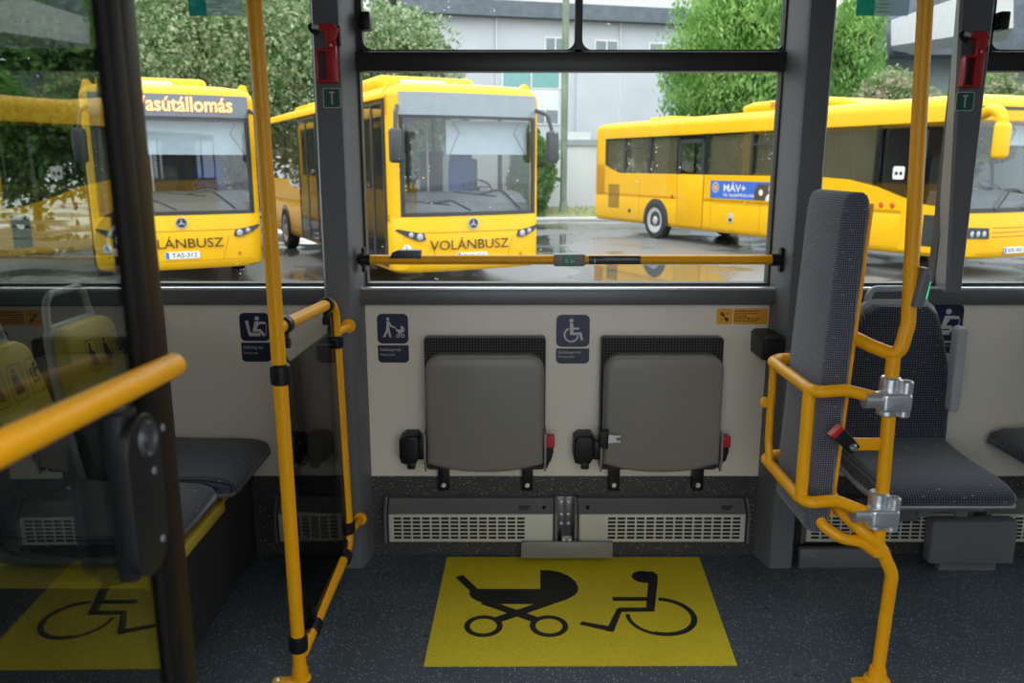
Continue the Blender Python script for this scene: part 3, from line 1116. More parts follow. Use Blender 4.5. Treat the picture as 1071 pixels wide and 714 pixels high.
A, B = at(750, 322.5, Y=YW), at(802.5, 339, Y=YW)
ws = thing('warning_sticker', 'small orange warning sticker at the top right of the lining', 'sticker', ((A.x + B.x) / 2, YW, B.z))
hgt = A.z - B.z
m = MB()
sqw = hgt * 0.98
m.prism(rrect(sqw, hgt, hgt * 0.12, 4, A.x + sqw / 2, (A.z + B.z) / 2), (0, YW - 0.0003, 0), UX, UZ, 0.0014)
x2 = A.x + sqw + 0.003
m.prism(rrect(B.x - x2, hgt, hgt * 0.12, 4, (B.x + x2) / 2, (A.z + B.z) / 2), (0, YW - 0.0003, 0), UX, UZ, 0.0014)
m.build('sticker_sheet', M['orange'], ws)
cx, cz = A.x + sqw / 2, (A.z + B.z) / 2
decal('pictogram', [stroke((-0.013, 0.013), (-0.003, 0.003), 0.011), stroke((0.002, -0.005), (0.013, -0.016), 0.011), disk(0.009, 0.010, 0.003, 10), disk(-0.011, -0.011, 0.003, 10), stroke((-0.004, 0.004), (0.004, -0.006), 0.003)], (cx, YW - 0.0018, cz), UX, UZ, M['darkprint'], ws, 0.0004)
m = MB()
for k, (wd, mt) in enumerate(((0.092, 1), (0.088, 1), (0.05, 1), (0.098, 1), (0.088, 1))):
    zz = A.z - hgt * (0.16 + 0.155 * k)
    x = x2 + 0.005
    while x < x2 + wd:
        l = random.uniform(0.006, 0.016)
        m.prism(stroke((x, zz), (min(x + l, x2 + wd), zz), 0.0036), (0, YW - 0.0018, 0), UX, UZ, 0.0004)
        x += l + 0.003
m.build('small_print', M['darkprint'], ws)

# ------------------------------------------------------------------ grab rail across the centre window
pa, pb = at(388, 271.5, Y=2.79), at(806, 271.5, Y=2.79)
rl = thing('grab_rail', 'yellow horizontal grab rail across the centre window', 'rail', ((pa.x + pb.x) / 2, 2.79, pa.z))
m = MB()
zr = pa.z
m.tube([(pa.x - 0.01, 2.79, zr), (pb.x + 0.01, 2.79, zr)], 0.0165, 20)
m.build('tube', M['tube'], rl)
for s, p in ((-1, pa), (1, pb)):
    m = MB()
    m.tube([(p.x + s * 0.002, 2.79, zr), (p.x + s * 0.035, 2.79, zr)], 0.021, 18)
    m.prism(rrect(0.030, 0.085, 0.012, 4), (p.x + s * 0.030, 2.79, zr), (0, 1, 0), (0, 0, 1), 0.012 * 1, 0.003)
    m.tube([(p.x + s * 0.025, 2.79, zr), (p.x + s * 0.045, 2.83, zr)], 0.02, 14)
    m.build('end_bracket', M['blackplastic'], rl)
p0, p1 = at(407, 268, Y=2.77), at(440, 268, Y=2.77)
m = MB()
L_ = p1.x - p0.x
m.prism([(0, -0.004), (0.01, 0.016), (0.03, 0.024), (L_, 0.024), (L_, -0.004)], (p0.x, 2.805, zr + 0.010), UX, UZ, 0.035, 0.004)
m.build('cable_cover', M['busgrey'], rl)
p0, p1 = at(579, 272, Y=2.77), at(612, 272, Y=2.77)
m = MB()
m.span((p0.x, 2.769, zr - 0.021), (p1.x, 2.812, zr + 0.021), 0.005)
bb = m.build('stop_button_box', M['greyshell'], rl)
m = MB()
m.prism(rrect(0.048, 0.034, 0.004, 3), ((p0.x + p1.x) / 2, 2.7692, zr), UX, UZ, 0.003, 0.001)
m.build('button', M['greenbutton'], bb)
decal('pictogram', [[(p[0] * 0.014 - 0.010, p[1] * 0.014) for p in poly] for poly in picto_wheelchair()] + [[(p[0] * 0.012 + 0.010, p[1] * 0.014 - .001) for p in poly] for poly in picto_pram()], ((p0.x + p1.x) / 2, 2.7660, zr - 0.002), UX, UZ, M['offwhite'], bb, 0.0004)
p0, p1 = at(616, 272, Y=2.775), at(670, 272, Y=2.775)
m = MB()
n = 10
rings = []
for x in (p0.x, p1.x):
    rings.append([Vector((x, 2.79 - 0.0172 * math.cos(-1.0 + 2.0 * k / n), zr + 0.0172 * math.sin(-1.0 + 2.0 * k / n))) for k in range(n + 1)])
m.loft(rings, cap=False, closed=False)
lb = m.build('instruction_label', M['busgrey'], rl)
lettering('Leszállásjelző gomb kerekesszékeseknek', (p0.x + 0.05, 2.7722, zr + 0.002), UX, UZ, M['offwhite'], lb, width=0.115, height=0.007, depth=0.0006)
decal('pictogram', [disk(0, 0.004, 0.003, 10), stroke((0, 0), (0, -0.009), 0.005)], (p0.x + 0.02, 2.7722, zr), UX, UZ, M['offwhite'], lb, 0.0005)

# ------------------------------------------------------------------ emergency hammers and their stickers


def hammer(pxc, py0, py1, tx, Y, label, tlabel):
    """red emergency hammer hanging in its frame bracket on a pillar; sticker below"""
    top, bot = at(pxc, py0, Y=Y), at(pxc, py1, Y=Y)
    cx, h = (top.x + bot.x) / 2, top.z - bot.z
    s = h / 0.205
    o = Vector((cx, Y, bot.z))
    r = thing('emergency_hammer', label, 'hammer', o, 'red emergency hammers')
    V = lambda x, z, y=0.0: (cx + x * s, Y - y, bot.z + z * s)
    m = MB()
    for a, b in (((-0.040, 0.0), (-0.032, 0.118)), ((-0.040, 0.0), (0.036, 0.010)), ((-0.040, 0.108), (0.0, 0.118))):
        m.span(V(*a, 0.0), V(*b, 0.028), 0.003)
    m.span(V(-0.040, 0.0, 0.0), V(0.036, 0.118, 0.004))
    m.build('holder', M['red'], r)
    m = MB()
    m.prism([(-0.030 * s, 0.012 * s), (-0.002 * s, 0.012 * s), (-0.002 * s, 0.106 * s), (-0.030 * s, 0.106 * s)], (cx, Y - 0.0042, bot.z), UX, UZ, 0.001)
    m.build('holder_backing', M['busgrey'], r)
    m = MB()
    m.span(V(0.0, 0.004, 0.006), V(0.036, 0.150, 0.030), 0.004)
    m.prism([(0.004 * s, 0.14 * s), (0.034 * s, 0.14 * s), (0.048 * s, 0.185 * s), (0.030 * s, 0.205 * s), (-0.022 * s, 0.205 * s), (-0.026 * s, 0.183 * s), (-0.006 * s, 0.176 * s)], (cx, Y - 0.006, bot.z), UX, UZ, 0.026, 0.004)
    hd = m.build('handle', M['red'], r)
    m = MB()
    for k in range(11):
        m.span(V(-0.004, 0.012 + 0.009 * k, 0.008), V(0.004, 0.016 + 0.009 * k, 0.0325))
    m.build('grip_teeth', M['red'], hd)
    m = MB()
    m.tube([V(-0.024, 0.193, 0.019), V(-0.050, 0.197, 0.019)], 0.009 * s, 12)
    m.build('steel_tip', M['bolt'], hd)
    m = MB()
    m.tube([V(-0.052, 0.205, 0.012), V(-0.062, 0.196, 0.014), V(-0.054, 0.180, 0.014), V(-0.030, 0.172, 0.010)], 0.008 * s, 10, 0.02)
    m.build('clip', M['blackplastic'], r)
    m = MB()
    m.span(V(0.040, 0.13, 0), V(0.050, 0.20, 0.02), 0.003)
    m.build('seal_tab', M['blackplastic'], r)
    m = MB()
    m.lathe([(0, 0.002), (0.004 * s, 0.0015), (0.005 * s, 0)], V(0.018, 0.130, 0.030), (0, -1, 0), 12)
    m.build('rivet', M['bolt'], hd)
    # T sticker
    A, B = at(tx[0], tx[2], Y=Y), at(tx[1], tx[3], Y=Y)
    w, hh = B.x - A.x, A.z - B.z
    c = Vector(((A.x + B.x) / 2, Y, (A.z + B.z) / 2))
    t = thing('hammer_sticker', tlabel, 'sticker', c, 'green hammer stickers')
    m = MB()
    m.prism(rrect(w, hh, w * 0.12, 4), c + Vector((0, 0.0003, 0)), UX, UZ, 0.0012)
    m.build('border', M['offwhite'], t)
    m = MB()
    m.prism(rrect(w * 0.90, hh * 0.91, w * 0.09, 4), c + Vector((0, -0.0009, 0)), UX, UZ, 0.0006)
    m.build('green_field', M['greensign'], t)
    decal('hammer_symbol', [stroke((-w * .15, hh * .28), (w * .14, hh * .28), hh * .08), stroke((0, hh * .26), (0, -hh * .32), w * .08)], c + Vector((0, -0.0015, 0)), UX, UZ, M['offwhite'], t, 0.0005)


YPF = YW - 0.1155
hammer(343.5, 26, 87, (337.5, 357, 92, 113), YPF, 'red emergency hammer on the pillar left of the centre window', 'green hammer sticker under the left red hammer')
hammer(1015.5, 34, 92, (1000.5, 1017.5, 96, 116), YPF, 'red emergency hammer on the right-hand pillar', 'dark green hammer sticker under the right red hammer')

# films at the top of the windows


def film(px0, px1, py1, cut, label):
    Y = YW + 0.040
    A, B = at(px0, py1, Y=Y), at(px1, py1, Y=Y)
    t = thing('window_sticker', label, 'sticker', ((A.x + B.x) / 2, Y, A.z), 'teal window stickers')
    cx = A.x + (B.x - A.x) * cut
    m = MB()
    m.span((cx, Y, A.z), (B.x, Y + 0.002, ZH - 0.01))
    m.build('printed_film', M['film'], t)
    m = MB()
    m.span((A.x, Y, A.z), (cx, Y + 0.002, ZH - 0.01))
    m.build('teal_field', M['teal'], t)
    m = MB()
    for k in range(4):
        zz = A.z + 0.012 + 0.012 * k
        m.span((cx + 0.008, Y - 0.0006, zz), (cx + 0.055, Y, zz + 0.003))
    m.build('small_print', M['offwhite'], t)


film(198, 254, 16.5, 0.33, 'teal and white sticker on the left window by the yellow pole')
film(895, 950, 16.5, 0.34, 'teal and white sticker on the narrow right window')

# ------------------------------------------------------------------ partition at the left
YPL = 2.08
XPL = -0.606
R_ = 0.0185
ft = at(316, 706, Z=0.0)
pt = thing('partition', 'yellow tube partition with smoked panel left of the floor marking', 'partition', (ft.x, ft.y, 0))
m = MB()
XP0, XP1 = at(267, 0, Y=YPL).x, ft.x
ptop = Vector((XP0 - 0.005, YPL, 2.268))
m.tube([(XP1, YPL, 0.004), ptop], R_ + 0.0008, 20)
m.build('pole', M['tube'], pt)
m = MB()
m.lathe([(0.030, 0), (0.030, 0.004), (0.024, 0.008), (0.0225, 0.035)], (XP1, YPL, 0.0), (0, 0, 1), 24)
m.prism(rrect(0.085, 0.034, 0.016, 5), (XP1 - 0.035, YPL - 0.012, 0), (1, 0, 0), (0, 1, 0), 0.006, 0.002)
fl = m.build('foot_flange', M['tube'], pt)
m = MB()
m.lathe([(0, 0.006), (0.006, 0.004), (0.008, 0)], (XP1 - 0.062, YPL - 0.012, 0.006), (0, 0, 1), 12)
m.build('bolt', M['bolt'], fl)
Y2 = 2.60
j = at(296, 343, Y=YPL)
j.x = XP1 + (XP0 - XP1) * (j.z / 2.26)
k1 = at(349, 315, Y=Y2)
k2 = at(365, 560, Y=Y2)
k3 = at(363, 588, Y=Y2 - 0.04)
jb_ = at(317, 688, Y=YPL)
k4 = Vector((k2.x, Y2, jb_.z + 0.09))
m = MB()
m.tube([(j.x, YPL, j.z), (k1.x, Y2, k1.z), (k2.x, Y2, k4.z), (jb_.x, YPL, jb_.z + 0.02)], R_ - 0.001, 18, 0.075)
m.build('frame_tube', M['tube'], pt)
# arms to the pillar with round flanges
for py, xx in ((345, 363), (551, 371)):
    z = at(360, py, Y=2.66).z
    xr = k1.x + (k2.x - k1.x) * ((k1.z - z) / (k1.z - k4.z))
    m = MB()
    m.tube([(xr, Y2, z), (xr + 0.016, 2.70, z), (xr + 0.016, YW - 0.10, z)], 0.0125, 14, 0.03)
    m.cyl((xr + 0.016, YW - 0.128, z), (xr + 0.016, YW - 0.114, z), 0.024, n=20, bevel=0.003)
    m.build('wall_arm', M['tube'], pt)


def clamp(p, d, r, L, parent=pt):
    m = MB()
    d = Vector(d).normalized()
    p = Vector(p)
    m.lathe([(r * 0.86, -L / 2), (r, -L / 2 + 0.004), (r * 1.03, 0), (r, L / 2 - 0.004), (r * 0.86, L / 2)], p, d, 20)
    return m


def on_pole(py):
    p = at(300, py, Y=YPL)
    return Vector((XP1 + (XP0 - XP1) * (p.z / 2.26), YPL, p.z))


def on_rear(py):
    z = at(355, py, Y=Y2).z
    f = (k1.z - z) / (k1.z - k4.z)
    return Vector((k1.x + (k2.x - k1.x) * f, Y2, z))


def on_bottom(f):
    return Vector((k2.x, Y2, k4.z)).lerp(Vector((jb_.x, YPL, jb_.z + 0.02)), f)


def on_top(f):
    return Vector((j.x, YPL, j.z)).lerp(Vector((k1.x, Y2, k1.z)), f)


# smoked panel
pi_ = 0.035
ptop_a = on_pole(398)
pa_ = [Vector((ptop_a.x + .004, YPL + 0.03, 0.22)), Vector((on_bottom(.85).x, YPL + 0.05, 0.115)), Vector((k2.x, Y2 - 0.06, 0.20)), Vector((k2.x - .002, Y2 - 0.035, 0.29)),
       Vector((k1.x, Y2 - 0.035, k1.z - 0.03)), Vector((k1.x, Y2 - 0.10, k1.z - 0.085)), Vector((j.x, YPL + 0.09, j.z - 0.115)), Vector((j.x, YPL + 0.03, j.z - 0.07))]
m = MB()
n_ = len(pa_)
off = Vector((0.004, 0, 0))
m.add([p - off for p in pa_] + [p + off for p in pa_], [tuple(range(n_)), tuple(reversed(range(n_, 2 * n_)))] + [(i, n_ + i, n_ + (i + 1) % n_, (i + 1) % n_) for i in range(n_)])
m.build('smoked_panel', M['smoked'], pt)
for p, d, r, L, lug in ((on_pole(391), (0, 0, 1), 0.0265, 0.055, (0, 0.035, 0)), (on_pole(672), (0, 0, 1), 0.0265, 0.048, (0, 0.035, 0.0)), (on_rear(357), (0, 0, 1), 0.0235, 0.042, (0, -0.035, 0)),
                        (on_rear(551), (0, 0, 1), 0.0235, 0.042, (0, -0.035, 0)), (on_bottom(0.80), on_bottom(1) - on_bottom(0), 0.0245, 0.045, (0, 0, 0.05)), (on_bottom(0.13), on_bottom(1) - on_bottom(0), 0.0245, 0.04, (0, -0.0, 0.05)),
                        (on_top(0.10), on_top(1) - on_top(0), 0.0245, 0.036, (0, 0.0, -0.05)), (on_top(0.84), on_top(1) - on_top(0), 0.0245, 0.030, (0, 0, -0.05))):
    m = clamp(p, d, r, L)
    q_ = Vector(p) + Vector(lug) * 1.0
    m.box((Vector(p) + q_) / 2, (0.018, max(abs(lug[1]), 0.024), max(abs(lug[2]), 0.024)), 0.004)
    m.cyl(q_ - Vector((0.012, 0, 0)), q_ + Vector((0.012, 0, 0)), 0.014, n=14)
    m.build('clamp', M['blackplastic'], pt)

# ------------------------------------------------------------------ bus seats (shared model)


def ring_rr(cx, cy, cz, w, t, r, along, n=4):
    """rounded-rect ring lying across a seat"""
    return rrect(w, t, r, n)


def make_seat(label, priority, group, fabs, faces):
    """seat facing +x, its back plane at x=0, centre y=0, floor at z=0"""
    s = thing('passenger_seat', label, 'seat', (0, 0, 0), group)
    fa, fb = fabs
    # cushion: sections from back to front
    rings = []
    for x, zt, th, w in ((0.015, 0.500, 0.045, 0.38), (0.03, 0.492, 0.065, 0.400), (0.10, 0.478, 0.075, 0.408), (0.22, 0.472, 0.075, 0.411), (0.34, 0.474, 0.070, 0.411), (0.41, 0.470, 0.062, 0.408), (0.445, 0.456, 0.045, 0.405), (0.460, 0.440, 0.022, 0.375)):
        rings.append([Vector((x, p[0], zt - th / 2 + p[1])) for p in rrect(w, th, min(0.028, th * 0.45), 5)])
    m = MB().loft(rings)
    m.build('cushion', fa, s, sharp=50)
    # shell under the cushion
    rings = []
    for x, zt, th, w in ((-0.02, 0.445, 0.05, 0.40), (0.05, 0.420, 0.03, 0.405), (0.30, 0.415, 0.028, 0.41), (0.44, 0.425, 0.022, 0.40), (0.458, 0.425, 0.016, 0.39)):
        rings.append([Vector((x, p[0], zt - th / 2 + p[1])) for p in rrect(w, th, th * 0.4, 4)])
    MB().loft(rings).build('seat_shell', M['box'] if priority else M['greyedge'], s, sharp=50)
    # backrest, leaning back and narrowing upwards
    zc = 0.735 if priority else 0.955
    ztp = 0.94 if priority else 0.955

    def back(z0, z1, nz, grow, thk, xo):
        rg = []
        for i in range(nz + 1):
            z = z0 + (z1 - z0) * i / nz
            u = max(0, (z - 0.46) / 0.54)
            w = 0.405 - 0.020 * u - (0.10 if priority else 0.185) * max(0, (u - 0.30) / 0.70) ** 1.6
            x = 0.012 - (0.10 if priority else 0.008) * u + xo
            e = 1.0
            if z > z1 - 0.05 and z1 > 0.9:
                e = 0.80 + 0.20 * math.sqrt(max(0, 1 - ((z - z1 + 0.05) / 0.05) ** 2))
            rg.append([Vector((x + p[1], p[0], z)) for p in rrect((w + grow) * e, thk * e, thk * 0.42, 5)])
        return rg

    MB().loft(back(0.462, zc, 20, 0, 0.062, 0.0)).build('backrest', fb, s, sharp=50)
    MB().loft(back(0.44, ztp + (0.008 if priority else 0.016), 24, 0.014 if priority else 0.030, 0.026, -0.032 if priority else -0.030)).build('back_shell', M['greyedge'], s, sharp=50)
    if priority:
        hp = MB().loft(back(zc, ztp, 16, 0.0, 0.060, 0.0)).build('headrest_panel', M['seatyellow'], s, sharp=50)
        nrm = Vector((1, 0, 0.185)).normalized()
        upv = Vector((-0.185, 0, 1)).normalized()
        lat = Vector((0, 1, 0))
        base = Vector((-0.036 + 0.034, 0, 0.848))
        for k in (-1, 0, 1):
            frames, figs = MB(), MB()
            o = base + lat * (0.088 * k)
            for d in range(4):
                pass
            W_, H_, T_ = 0.068, 0.105, 0.003
            out = rrect(W_, H_, 0.012, 4)
            inn = rrect(W_ - 2 * T_, H_ - 2 * T_, 0.010, 4)
            nn = len(out)
            vs = [o + lat * p[0] + upv * p[1] + nrm * 0.001 for p in out] + [o + lat * p[0] + upv * p[1] + nrm * 0.001 for p in inn]
            frames.add(vs, [(i, (i + 1) % nn, nn + (i + 1) % nn, nn + i) for i in range(nn)])
            pics = {-1: [stroke((-.010, .030), (-.010, -.02), .012), disk(-.008, .036, .007, 12), [(-.02, .02), (.0, .02), (.018, -.02), (.018, -.036), (-.02, -.03)], disk(.010, .006, .006, 10)],
                    0: [disk(-.006, .034, .007, 12), [(-.018, .024), (.004, .024), (.016, -.01), (.024, -.034), (-.018, -.034)]],
                    1: [[(p[0] * .038 - .002, p[1] * .055) for p in poly] for poly in picto_seat()]}[k]
            for pi2, poly in enumerate(pics):
                figs.prism(poly, o + nrm * (0.0005), lat, upv, 0.001 + pi2 * 0.00003)
            figs.build('pictogram', M['black'], hp)
            frames.build('pictogram_border', M['black'], hp)
    # grab handle: arch on top
    xh = -0.115 if priority else -0.026
    m = MB()
    wv = 0.125 if priority else 0.105
    dzh = -0.02 if priority else -0.058
    pts = [(xh + 0.03, -wv - 0.035, 0.86), (xh, -wv - 0.004, 0.98), (xh - 0.005, -wv + 0.01, 1.045), (xh - 0.006, -0.08, 1.066), (xh - 0.006, 0.08, 1.066), (xh - 0.005, wv - 0.01, 1.045), (xh, wv + 0.004, 0.98), (xh + 0.03, wv + 0.035, 0.86)]
    pts = [(p[0], p[1], p[2] + dzh) for p in pts]
    m.tube(pts, 0.0115, 12, 0.04)
    m.build('grab_handle', M['greyedge'], s)
    return s


PODX = -0.905
seatA = make_seat('window-side priority seat with yellow headrest, left behind the door glass', True, 'priority seats on the left', (M['fab_seat'], M['fab_seat']), None)
seatA.location = (-1.345, 2.634, 0.0)
seatB = copy_tree(seatA, None, (-1.392, 2.212, 0.0), 'aisle-side priority seat with yellow headrest, nearest behind the door glass')
# raised plinth the two seats stand on
m = MB()
m.span((-2.0, 1.95, 0.0), (PODX - 0.06, YW - 0.008, 0.360), 0.01)
pod = thing('seat_plinth', 'dark plinth with yellow edge carrying the two priority seats', 'plinth', (-1.4, 2.4, 0))
m.build('body', M['wainscot'], pod)
m = MB()
m.span((PODX - 0.06, 1.95, 0.350), (PODX - 0.025, 2.46, 0.384), 0.003)
m.span((-1.95, 1.95, 0.358), (PODX - 0.045, YW - 0.010, 0.376))
m.build('edge_strip', M['seatyellow'], pod)

seatC = make_seat('dark fabric seat facing us, behind the chrome clamps of the yellow frame', False, None, (M['fab_seat'], M['fab_seat']), None)
seatC.rotation_euler = (0, 0, -PI / 2)
seatC.location = (1.335, 2.762, 0.018)
seatD = copy_tree(seatC, None, (2.185, 2.62, 0.045), 'dark fabric seat of which only the cushion tip shows at the right edge')
seatD.rotation_euler = (0, 0, PI)
m = MB()
m.prism(rrect(0.034, 0.30, 0.016, 5), (0.0, 0.0, 0.0), (1, 0, 0), (0, 0, 1), 0.045, 0.008)
arm = m.build('armrest', M['greyedge'], None)
arm.parent = seatC
arm.location = (0.03, 0.192, 0.742)
arm.rotation_euler = (0.0, 0, PI / 2)
m = MB()
m.tube([(0.0, 0.15, 0.63), (0.0, 0.205, 0.63)], 0.012, 10)
hg = m.build('armrest_pivot', M['box'], seatC)
# pedestal box carrying this seat
pd = thing('seat_pedestal', 'dark grey metal box carrying the fabric seat on the right', 'metal box', (1.45, 2.7, 0))
xa, xb = at(975, 560, Y=2.70).x, at(1064, 560, Y=2.70).x
m = MB()
m.span((xa, 2.70, 0.035), (xb, 2.755, 0.20), 0.006)
m.span((xa + 0.05, 2.72, 0.0), (xb - 0.05, 2.75, 0.04))
m.build('housing', M['box'], pd)
m = MB()
m.span((1.22, 2.40, 0.372), (1.50, 2.44, 0.404), 0.004)
m.span((1.20, 2.60, 0.372), (1.50, 2.64, 0.404), 0.004)
m.span((1.30, 2.42, 0.345), (1.34, 2.758, 0.390), 0.004)
m.span((1.42, 2.42, 0.345), (1.46, 2.758, 0.390), 0.004)
m.span((1.36, 2.71, 0.195), (1.46, 2.76, 0.36), 0.004)
m.build('support_frame', M['box'], pd)
# low grey base rail behind the backboard
br = thing('base_rail', 'low grey metal rail on the floor behind the padded backboard', 'rail', (1.1, 2.76, 0))
m = MB()
xa, xb = at(838, 560, Y=2.74).x, at(934, 560, Y=2.74).x
m.span((xa, 2.735, 0.0), (xb, 2.765, 0.075), 0.004)
m.build('plate', M['box'], br)
for px in (851, 941 - 12):
    m = MB()
    p = at(px, 560, Y=2.735)
    m.lathe([(0, 0.006), (0.007, 0.005), (0.010, 0)], (p.x, 2.735, 0.05), (0, -1, 0), 12)
    m.build('bolt', M['metal'], br)

# ------------------------------------------------------------------ wheelchair backboard on its yellow frame
YQ = 2.07
RT = 0.0178
fr = thing('wheelchair_backrest', 'tall padded dark fabric backboard held in a yellow tube frame', 'backrest', at(917, 711, Z=0))


def Q(px, py, Y=YQ):
    return at(px, py, Y=Y)


foot = at(917, 711, Z=0)
YF = foot.y
m = MB()
m.tube([foot, Q(927, 640, YF + 0.01), Q(933, 600), Q(921, 572), Q(903, 556), Q(880, 535, 2.12), Q(860, 503, 2.2)], RT, 18, 0.07)
m.build('leg_tube', M['tube'], fr)
m = MB()
m.lathe([(0.036, 0), (0.036, 0.005), (0.027, 0.010), (0.0225, 0.040)], foot, (0, 0, 1), 24)
m.prism(rrect(0.095, 0.036, 0.016, 5), foot + Vector((-0.03, -0.01, 0)), (1, 0, 0), (0, 1, 0), 0.006, 0.002)
m.build('foot_flange', M['tube'], fr)
m = MB()
m.tube([Q(917.5, 580), Q(934.5, 372)], RT, 18)
m.build('post', M['tube'], fr)
m = MB()
topq = Q(968, 0)
up2 = Q(950, 338)
dirq = (topq - up2).normalized()
m.tube([up2 + dirq * ((2.268 - up2.z) / dirq.z), up2, Q(940, 373), Q(912, 362, 2.12), Q(892, 352, 2.16), Q(880, 348, 2.22)], RT + 0.0006, 18, 0.06)
m.build('ceiling_pole', M['tube'], fr)
m = MB()
m.tube([Q(917, 578), Q(900, 566), Q(880, 563), Q(858, 548, 2.1), Q(854, 530, 2.14)], RT - 0.002, 16, 0.06)
m.build('lower_tube', M['tube'], fr)
# pad
PT, PBm = Vector((0.888, 0, 1.378)), Vector((0.852, 0, 0.440))
YN, YFAR = 2.10, 2.385
ax = (PT - PBm).normalized()
hgt = (PT - PBm).length
ny = Vector((0, 1, 0))
nrm = ax.cross(ny)          # points to -x side or +x
if nrm.x > 0:
    nrm = -nrm
m = MB()
cen = (PT + PBm) / 2 + ny * ((YN + YFAR) / 2)
rings = []
prof = [(-hgt / 2, 0.0, 0.30), (-hgt / 2 + 0.010, 0.55, 0.75), (-hgt / 2 + 0.03, 0.88, 0.93), (-hgt / 2 + 0.07, 1.0, 1.0)]
Wp, Tp = YFAR - YN, 0.072
zs = [(-0.5, .90, .40), (-0.492, .955, .72), (-0.475, .985, .92), (-0.44, 1, 1), (-0.2, 1, 1.02), (0.0, 1, 1.03), (0.2, 1, 1.02), (0.44, 1, 1), (0.475, .985, .92), (0.492, .955, .72), (0.5, .90, .40)]
for t, sw, st in zs:
    rings.append([cen + ax * (hgt * t) + ny * p[0] + nrm * p[1] for p in rrect(Wp * sw, Tp * st, 0.024 * st, 6)])
m.loft(rings)
m.build('pad', M['fab_pad'], fr, sharp=50)
# flat yellow bars behind the pad
bk_off = -nrm * (Tp / 2 + 0.010)
for yy in (YN + 0.05, YFAR - 0.06):
    m = MB()
    a_, b_ = cen + ax * (hgt * 0.47) + ny * (yy - (YN + YFAR) / 2) + bk_off, cen - ax * (hgt * 0.46) + ny * (yy - (YN + YFAR) / 2) + bk_off
    m.tube([a_, b_], 0.0125, 14)
    m.build('back_bar', M['tube'], fr)
m = MB()
for t in (0.30, -0.02, -0.38):
    c0 = cen + ax * (hgt * t) + bk_off
    m.tube([c0 - ny * 0.10, c0 + ny * 0.10], 0.010, 10)
m.build('cross_bar', M['tube'], fr)
# swing guard around the pad
Xg = 0.782
zA, zB = Q(848, 409, 2.05).z, Q(846, 524, 2.05).z
cl1, cl2 = Q(927, 414.5), Q(915, 533)
for z, cl in ((zA, cl1), (zB, cl2)):
    m = MB()
    m.tube([(cl.x - 0.02, YQ - 0.03, cl.z), (Xg + 0.09, 2.045, z + 0.004), (Xg + 0.012, 2.04, z), (Xg, 2.08, z + 0.002), (Xg - 0.004, 2.36, z + 0.004), (Xg + 0.03, 2.40, z + 0.004), (Xg + 0.06, 2.40, z + 0.004)], 0.0165, 16, 0.04)
    m.build('guard_tube', M['tube'], fr)
m = MB()
m.tube([(Xg + 0.002, 2.065, zA), (Xg + 0.002, 2.065, zB)], 0.0165, 14)
m.build('guard_upright', M['tube'], fr)
m = MB()
m.tube([(Xg - 0.004, 2.345, zA), (Xg - 0.004, 2.345, zB + 0.07), (Xg - 0.004, 2.315, zB)], 0.0115, 12, 0.05)
pz = Q(808, 420, 2.35).z
m.lathe([(0.010, 0), (0.016, 0.002), (0.016, 0.008), (0.008, 0.010)], (Xg - 0.022, 2.35, pz), (0, -1, 0), 16)
m.build('guard_upright', M['tube'], fr)
# chrome clamps
for cl, pyc in ((cl1, 415), (cl2, 535)):
    c0 = Vector((cl.x + 0.002, YQ, cl.z))
    m = MB()
    m.cyl(c0 + Vector((0, -0.004, -0.050)), c0 + Vector((0.004, -0.004, 0.055)), 0.0265, n=24, bevel=0.004)
    m.prism(rrect(0.075, 0.050, 0.010, 4), c0 + Vector((0.005, -0.012, -0.004)), UX, UZ, 0.044, 0.008)
    m.tube([c0 + Vector((-0.075, -0.030, 0)), c0 + Vector((-0.02, -0.028, 0))], 0.0225, 18)
    m.cyl(c0 + Vector((0.030, -0.034, -0.045)), c0 + Vector((0.032, -0.034, 0.052)), 0.0165, n=18, bevel=0.003)
    cc = m.build('pivot_clamp', M['chrome'], fr)
    m = MB()
    m.prism(disk(0, 0, 0.010, 16), c0 + Vector((0.032, -0.034, 0.0521)), (1, 0, 0), (0, 1, 0), 0.002)
    m.build('lock_cap', M['box'], cc)
# buckle on a yellow arm
p0, p1 = Q(920, 464), Q(892, 464)
m = MB()
m.span((p1.x - 0.005, YQ - 0.006, p0.z - 0.017), (p0.x + 0.0, YQ + 0.004, p0.z + 0.017), 0.002)
m.build('buckle_arm', M['tube'], fr)
pB, pA = Q(888, 464, 2.055), Q(868, 445, 2.055)
d = (pA - pB).normalized()
u_ = Vector((0, -1, 0)).cross(d).normalized()
m = MB()
m.prism([(-0.016, -0.014), (0.015, -0.018), (0.062, -0.020), (0.062, 0.020), (0.015, 0.018), (-0.016, 0.014)], pB + Vector((0, 0.0, 0)), d, u_, 0.024, 0.004)
bkl = m.build('belt_buckle', M['blackplastic'], fr)
m = MB()
m.prism([(0.052, -0.0185), (0.066, -0.0185), (0.066, 0.0185), (0.052, 0.0185)], pB + Vector((0, -0.001, 0)), d, u_, 0.0262, 0.003)
m.build('release_button', M['red'], bkl)
m = MB()
m.lathe([(0, 0.010), (0.007, 0.009), (0.0105, 0)], pB + d * -0.002 + Vector((0, -0.024, 0)), (0, -1, 0), 16)
m.build('bolt', M['metal'], bkl)
